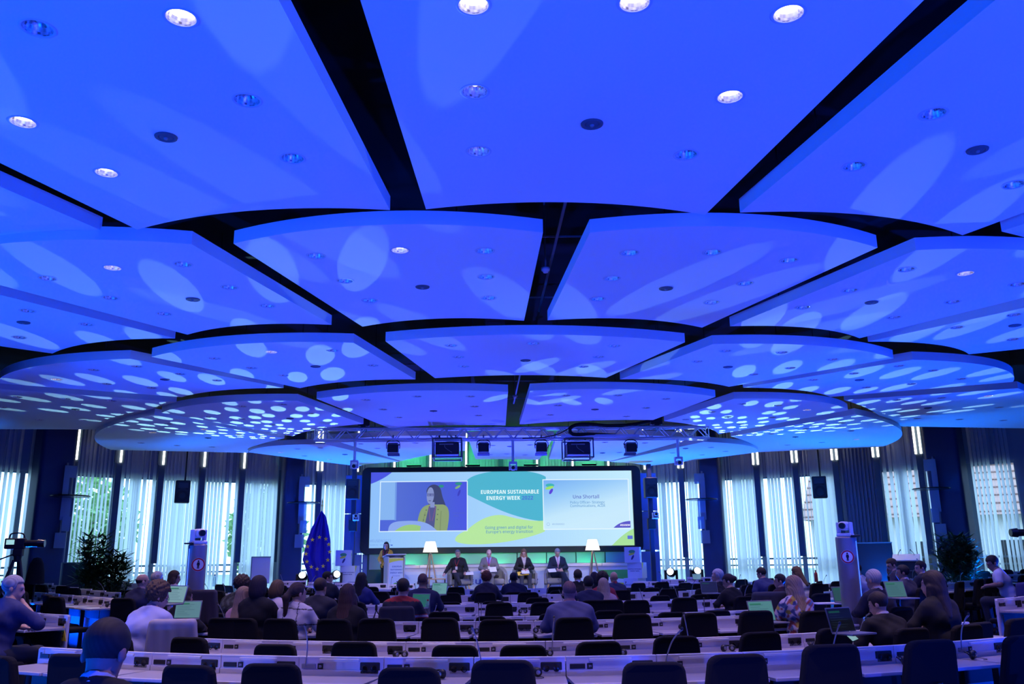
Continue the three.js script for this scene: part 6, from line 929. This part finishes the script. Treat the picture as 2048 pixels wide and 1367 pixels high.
sit(1745, 1138, 11.6, { ...L_('white-haired man in the navy suit', 'white-haired man in a navy suit next to the steel post'), hair: 'short', hairColor: [0.55, 0.50, 0.50], top: [0.012, 0.014, 0.04], shirt: [0.5, 0.5, 0.6], collar: [0.5, 0.5, 0.6], headPitch: 0.25 , turn: 0.45 });
sit(1782, 1116, 17.4, { ...L_('brown-haired man reading', 'brown-haired man with glasses reading, in front of the spare lectern'), hair: 'short', hairColor: BROWN, top: [0.03, 0.03, 0.06], shirt: [0.4, 0.42, 0.55], headYaw: -0.7, turn: 0.9, lean: 0.3, headPitch: 0.35, arms: 'chin' });
sit(1803, 1129, 15.0, { ...L_('black-haired man in the grey suit', 'black-haired man in a grey suit facing sideways'), hair: 'short', hairColor: BLACKC, top: [0.05, 0.05, 0.08], shirt: [0.5, 0.5, 0.6], collar: [0.5, 0.5, 0.6], headYaw: -0.6, turn: 0.6, skin: TAN });
sit(1839, 1121, 17.0, { ...L_('man beside the single palm', 'dark-haired man in a white shirt and dark jacket beside the single palm'), hair: 'short', hairColor: DARKHAIR, top: [0.02, 0.02, 0.035], shirt: [0.55, 0.55, 0.65], collar: [0.55, 0.55, 0.65], headYaw: -0.8, turn: 0.7 });
sit(1860, 1127, 9.6, { ...L_('tall woman in black', 'tall dark-haired woman in a black sweater, seen from behind'), female: 1, hair: 'long', hairColor: [0.022, 0.013, 0.010], top: [0.006, 0.006, 0.008], wide: 1.02, scale: 1.0, headYaw: -0.35, turn: 0.4 });
sit(1754, 1183, 8.7, { ...L_('man in the black suit with a phone', 'dark-haired man in a black suit looking down at a phone'), hair: 'short', hairColor: [0.022, 0.014, 0.013], top: [0.007, 0.007, 0.010], shirt: [0.5, 0.45, 0.6], collar: [0.45, 0.42, 0.5], arms: 'phone', headPitch: 0.4, headYaw: -0.45, lean: 0.2, turn: 0.35, wide: 1.1, topCell: 0.014 });
sit(1983, 1110, 15.2, { ...L_('man in the white T-shirt', 'man with glasses in a white T-shirt looking down before the blinds'), hair: 'short', top: [0.6, 0.6, 0.72], topName: 't_shirt', sleeves: 'short', headYaw: -0.5, turn: 0.95, lean: 0.35, headPitch: 0.45, glasses: 1, skin: TAN });
// on the stage: they face the hall
function onStage(px, py, z, o) { const p = onZ(px, py, z), s = o.scale || 1, lean = o.lean ?? 0.05, hp = o.headPitch ?? 0.2, top = ((o.stand ? 0.92 : 0.55) + 0.53 * Math.cos(lean) + 0.128 * Math.cos(hp * 0.6) + 0.137) * s; return person({ ...o, x: p[0], y: o.stand ? STAGE_Y : STAGE_Y + Math.min(0.06, Math.max(-0.02, p[1] - STAGE_Y - top)), z, fine: 0.007, topCell: 0.011, hairCell: 0.008 }); }
const GREYSUIT = [0.17, 0.165, 0.16];
const p1 = onStage(915, 1112, 28.0, { label: 'person: grey-haired man in a black turtleneck with red lanyard, legs crossed in an armchair', hair: 'short', hairColor: [0.16, 0.16, 0.17], top: [0.012, 0.013, 0.015], collar: [0.012, 0.013, 0.015], bottom: [0.022, 0.025, 0.035], arms: 'rest', legs: 'crossed', turn: Math.PI - 0.25, headYaw: -0.5, headPitch: 0.05, lean: -0.12, lanyard: 1 });
const p2 = onStage(978, 1108, 28.0, { label: 'person: bald man in a grey suit and blue shirt reading a sheet in an armchair', hair: 'none', skin: [0.62, 0.40, 0.32], top: GREYSUIT, shirt: [0.30, 0.36, 0.62], tie: [0.16, 0.05, 0.2], bottom: GREYSUIT, collar: [0.30, 0.36, 0.62], arms: 'paper', legs: 'ankle', turn: Math.PI - 0.05, headYaw: -0.15, headPitch: 0.3, lean: -0.08, lanyard: 1, bulk: 1.06 });
const p3 = onStage(1047, 1112, 28.0, { label: 'person: woman with long blond-brown hair in a black jacket reading in an armchair', female: 1, hair: 'long', hairLength: 0.24, hairColor: [0.14, 0.08, 0.045], hairTip: [0.38, 0.24, 0.12], top: [0.010, 0.010, 0.014], shirt: [0.5, 0.45, 0.4], bottom: [0.05, 0.055, 0.07], arms: 'paper', turn: Math.PI + 0.1, headPitch: 0.35, headYaw: 0.1, lean: 0.0 });
const p4 = onStage(1114, 1106, 28.0, { label: 'person: grey-haired man in a dark blue suit and pale tie reading in an armchair', hair: 'short', hairColor: [0.27, 0.27, 0.28], top: [0.012, 0.022, 0.045], shirt: [0.7, 0.68, 0.72], tie: [0.5, 0.28, 0.4], collar: [0.7, 0.68, 0.72], bottom: [0.012, 0.022, 0.045], arms: 'paper', legs: 'crossed', turn: Math.PI + 0.12, headPitch: 0.45, lean: 0.02, bulk: 1.03 });
const p5 = onStage(774, 1082, 27.95, { stand: 1, label: 'person: woman with dark bob, glasses and yellow jacket standing at the lectern', female: 1, hair: 'bob', hairColor: [0.025, 0.016, 0.014], top: [0.52, 0.30, 0.03], shirt: [0.015, 0.013, 0.018], topName: 'jacket', openFront: 1, bottom: [0.008, 0.009, 0.014], arms: 'lectern', turn: Math.PI - 0.3, headPitch: 0.12, headYaw: -0.2, lean: 0.06, glasses: 1, lanyard: 1, skin: [0.55, 0.33, 0.26], scale: (onZ(774, 1082, 27.95)[1] - STAGE_Y) / 1.73 });
// papers in their hands
for (const [who, px, py, w, h, c, name, label] of [[p1, 939, 1146, 0.24, 0.17, [0.75, 0.78, 0.85], 'paper_sheet', 'white sheet on the lap of the man in the turtleneck'], [p2, 986, 1138, 0.21, 0.29, [0.75, 0.78, 0.88], 'paper_sheet', 'white sheet held up by the bald man in grey'], [p3, 1046, 1146, 0.34, 0.22, [0.72, 0.50, 0.05], 'yellow_folder', 'yellow folder on the lap of the long-haired woman on stage'], [p3, 1051, 1143, 0.24, 0.2, [0.7, 0.74, 0.85], 'paper_sheet', 'white sheet on the yellow folder'], [p4, 1104, 1140, 0.24, 0.2, [0.75, 0.76, 0.8], 'paper_sheet', 'white sheet read by the man in the dark blue suit']]) {
  const p = onZ(px, py, name === 'yellow_folder' ? 27.58 : 27.55), o = thing(name, label, 'paper', p, 0.1); o.rotation.x = 0.5; mesh('sheet', box(w, 0.006, h), mat(c, 0.7), o); if (name === 'yellow_folder') mesh('flap', box(w, 0.003, h * 0.9, 0, 0.005, 0), mat(c, 0.7), o);
}
// ---------------------------------------------------------------- laptops, bottles, jackets over chairs, small things
const deskAt = (px, py, z) => { const p = onZ(px, py, z); return p; };
function laptop(px, py, z, turn, screenColor, label, scale = 1) {
  const p = onZ(px, py, z), o = thing('laptop', label, 'laptop', p, turn, 'laptops on the desks'); o.scale.setScalar(scale);
  mesh('keyboard_base', rbox(0.32, 0.016, 0.22, 0.006, 0, 0.008, 0.0), M.grey, o); const lid = mesh('lid', rbox(0.32, 0.215, 0.01, 0.005).rotateX(-0.25).translate(0, 0.115, -0.135), M.grey, o);
  const tex = canvasTex(128, 84, (c, w, h) => { c.fillStyle = screenColor; c.fillRect(0, 0, w, h); c.fillStyle = 'rgba(60,90,120,0.30)'; for (let i = 0; i < 7; i++) c.fillRect(8, 14 + i * 9, 40 + rnd() * 60, 3); c.fillStyle = 'rgba(40,140,90,0.6)'; c.fillRect(8, 8, 60, 7); });
  mesh('display', new THREE.PlaneGeometry(0.30, 0.19).rotateX(-0.25).translate(0, 0.117, -0.1285), new THREE.MeshStandardMaterial({ color: 0x050505, emissive: 0xffffff, emissiveMap: tex, emissiveIntensity: 0.45, roughness: 0.4 }), lid);
}
laptop(334, 1209, 10.9, -0.55, '#a8dbe6', 'laptop with a pale blue display before the curly-haired man');
laptop(366, 1240, 10.9, -0.05, '#7fb4c4', 'laptop with a green display beside the man in the light blue shirt');
laptop(832, 1217, 13.8, -0.5, '#3c8a86', 'white laptop before the man in the striped sweater');
laptop(872, 1190, 16.4, -0.45, '#8fd6dc', 'laptop with a cyan display before the balding man in navy');
laptop(1541, 1246, 11.0, 0.35, '#6fb4bc', 'laptop with a teal display before the woman in floral', 1.2);
laptop(1424, 1187, 16.4, 0.1, '#2a2c58', 'laptop with a dark display before the woman with a bun');
laptop(1698, 1205, 12.6, 0.2, '#3f6f74', 'open laptop on the desk beside the white-haired man');
laptop(1808, 1197, 11.4, 0.3, '#5f98a4', 'laptop with a green display before the tall woman in black');
laptop(1709, 1268, 8.2, 0.5, '#15181c', 'dark open laptop before the man in the black suit', 1.05);
laptop(1396, 1159, 25.0, 0.1, '#8fc4ee', 'laptop with a pale display on the desk near the moving head lights', 0.75);
{
  const bottle = (px, py, z, capC, bodyC, label, name = 'water_bottle', clear = true) => { const p = onZ(px, py, z), o = thing(name, label, 'bottle', p); mesh('body', lathe([[0.0005, 0], [0.033, 0.0], [0.035, 0.02], [0.034, 0.14], [0.03, 0.17], [0.013, 0.20], [0.013, 0.215]], 16), clear ? mat(bodyC, 0.05, { transmission: 0.9, thickness: 0 }) : mat(bodyC, 0.5), o); mesh('cap', cyl(0.016, 0.016, 0.022, 0, 0.225, 0, 14), mat(capC, 0.5), o); };
  bottle(855, 1231, 13.5, [0.5, 0.05, 0.08], [0.8, 0.86, 0.95], 'clear plastic water bottle with a red cap beside the striped sweater');
  bottle(1633, 1163, 18.2, [0.2, 0.02, 0.02], [0.45, 0.05, 0.02], 'red metal bottle on the desk near the steel post', 'metal_bottle', false);
  bottle(428, 1172, 18.4, [0.5, 0.5, 0.55], [0.7, 0.8, 0.9], 'small clear bottle on the desk near the flag-side steel post');
  bottle(1922, 1150, 21.2, [0.3, 0.3, 0.4], [0.7, 0.8, 0.95], 'clear bottle on the desk in front of the single palm');
  bottle(1937, 1148, 21.4, [0.3, 0.3, 0.4], [0.7, 0.8, 0.95], 'clear bottle standing next to another before the single palm');
}
function drapedChair(px, py, z, turn, color, label, name = 'draped_coat') { // a coat hung over a chair back
  const p = onZ(px, py, z), y = Math.max(0, p[1] - 0.98), o = buildChair(p[0], y, p[2] - 0.26, turn, `black conference chair under the ${label}`, 0.0); PEOPLE_SPOTS.push([p[0], p[2] - 0.26]); o.userData.group = 'chairs with coats over the back';
  const c = thing(name, label, 'coat', [p[0], y, p[2] - 0.26], turn), f = (x, yy, zz) => { const w = 0.235 + (0.96 - yy) * 0.10, dx = Math.abs(x) - w + 0.04, dz = Math.abs(zz - 0.245) - 0.028, dy = Math.abs(yy - 0.78) - 0.185; return Math.hypot(Math.max(dx, 0), Math.max(dy, 0), Math.max(dz, 0)) + Math.min(Math.max(dx, dy, dz), 0) - 0.042 + 0.008 * Math.sin(x * 52 + yy * 4) * Math.min(1, (1.0 - yy) * 4); };
  mesh('cloth', nets(f, [-0.36, 0.5, 0.1], [0.36, 1.05, 0.4], 0.014), mat(color, 0.95), c); mesh('hem_lining', box(0.34, 0.012, 0.03, 0, 0.575, 0.245), mat(color, 0.95), c);
}
drapedChair(378, 1236, 10.0, 0.0, [0.40, 0.36, 0.38], 'cream coat over the chair beside the curly-haired man');
drapedChair(425, 1180, 12.8, -0.1, [0.035, 0.03, 0.045], 'dark coat over the chair behind the steel post');
drapedChair(800, 1212, 12.9, 0.0, [0.03, 0.03, 0.045], 'dark jacket over the striped-sweater man\'s chair', 'dark_jacket');
drapedChair(1512, 1184, 12.0, 0.1, [0.035, 0.038, 0.06], 'grey jacket over the chair near the floral blouse');
drapedChair(1995, 1166, 13.6, 0.7, [0.05, 0.05, 0.16], 'patterned dark coat over the chair near the tripod');
{ // phone in the hand of the man in the black suit, small tripod on a desk, document table
  const p = onZ(1700, 1270, 8.3), o = thing('smartphone', 'smartphone held by the man in the black suit', 'phone', p, 0.4); o.rotation.x = 0.7; mesh('body', rbox(0.075, 0.01, 0.15, 0.006), M.black, o); mesh('display', box(0.068, 0.002, 0.135, 0, 0.006, 0), emissive([0.4, 0.75, 0.75], 0.5), o);
  const q = onZ(752, 1238, 11.4), t = thing('table_tripod', 'tiny camera tripod standing on a desk', 'tripod', [q[0], q[1], q[2]]); for (let k = 0; k < 3; k++) { const a = k * 2.09; mesh('leg', bar([0, 0.11, 0], [0.07 * Math.cos(a), 0, 0.07 * Math.sin(a)], 0.006), M.black, t); } mesh('head', rbox(0.03, 0.07, 0.03, 0.008, 0, 0.14, 0), M.black, t);
  const w = onZ(1655, 1206, 13.2), d = thing('side_shelf', 'small white desk corner board catching the light near the floral blouse', 'board', [w[0], Math.max(0.02, w[1]), w[2]]); mesh('board', rbox(0.42, 0.02, 0.3, 0.006, 0, 0, 0), M.desk, d); mesh('support', box(0.04, w[1] - 0.02, 0.04, 0, -(w[1]) / 2, 0), M.black, d);
}
// ---------------------------------------------------------------- chairs at the places nobody sits in, headphones
const SEEN_CHAIRS = {
  E: [[25, 1318], [168, 1309], [400, 1334], [557, 1328], [828, 1336], [1013, 1321], [1309, 1325], [1462, 1310], [1649, 1290], [1841, 1281], [2020, 1272]],
  F: [[66, 1276], [278, 1278], [398, 1275], [564, 1289], [718, 1284], [918, 1291], [1049, 1291], [1189, 1284], [1349, 1273], [1506, 1265], [1649, 1257], [1938, 1246], [2016, 1238]],
  G: [[462, 1243], [621, 1242], [760, 1237], [890, 1236], [1000, 1239], [1262, 1228], [1390, 1226], [1503, 1222], [1645, 1221]],
};
for (const [letter, list] of Object.entries(SEEN_CHAIRS)) {
  const [, z0, fy] = ROWS.find((r) => r[0] === letter);
  for (const [px, py] of list) {
    let zc = z0; for (let k = 0; k < 4; k++) { const q = onZ(px, py, zc); zc = rowZ(z0, q[0]) - 0.66; }
    const p = onZ(px, py, zc - 0.2), turn = Math.atan(2 * BEND * p[0]), lift = Math.max(-0.07, Math.min(0.09, p[1] - fy - 0.965)), s = deskSpots.filter((d) => d.letter === letter && !d.side).sort((a, b) => Math.abs(a.x - p[0]) - Math.abs(b.x - p[0]))[0];
    if (PEOPLE_SPOTS.some(([x, z]) => Math.hypot(x - p[0], z - zc) < 0.40)) continue;
    const c = buildChair(p[0], fy, zc, turn + rr(-0.12, 0.12), `empty black fabric conference chair at ${noFrom(s)}`, lift); c.userData.group = 'empty chairs at desk row ' + letter;
  }
}
for (const s of deskSpots) {
  const back = rr(0.56, 0.72), dx = rr(-0.07, 0.07), nx = Math.sin(s.turn), nz = Math.cos(s.turn); // towards the user: rotated +z
  const cx = s.x + nx * back + Math.cos(s.turn) * dx, cz = s.z - nz * back + Math.sin(s.turn) * dx;
  const seated = PEOPLE_SPOTS.some(([x, z]) => Math.hypot(x - cx, z - cz) < 0.45) || OBSTACLES.some(([x, z, r]) => Math.hypot(x - cx, z - cz) < r);
  if (!seated && !(s.letter === 'N') && (s.side || !SEEN_CHAIRS[s.letter])) { const c = buildChair(cx, s.y, cz, s.turn + rr(-0.2, 0.2), `empty black fabric conference chair at ${noFrom(s)}`, rr(-0.03, 0.035)); c.userData.group = 'empty chairs at desk row ' + s.letter + (s.side ? ', ' + s.side + ' block' : ''); }
  const z = s.z;
  if ((z < 16 && rnd() < 0.55) || (z >= 16 && rnd() < 0.3)) { const u = pick([-0.38, -0.3, 0.1, 0.36]), v = rr(0.1, 0.22); headphones(s.x + Math.cos(s.turn) * u + nx * v, s.y + 0.748, s.z + Math.sin(s.turn) * u - nz * v, s.turn + rr(-0.6, 0.6), `black headphones lying on ${noFrom(s)}`); }
}
renderer.render(scene, camera);
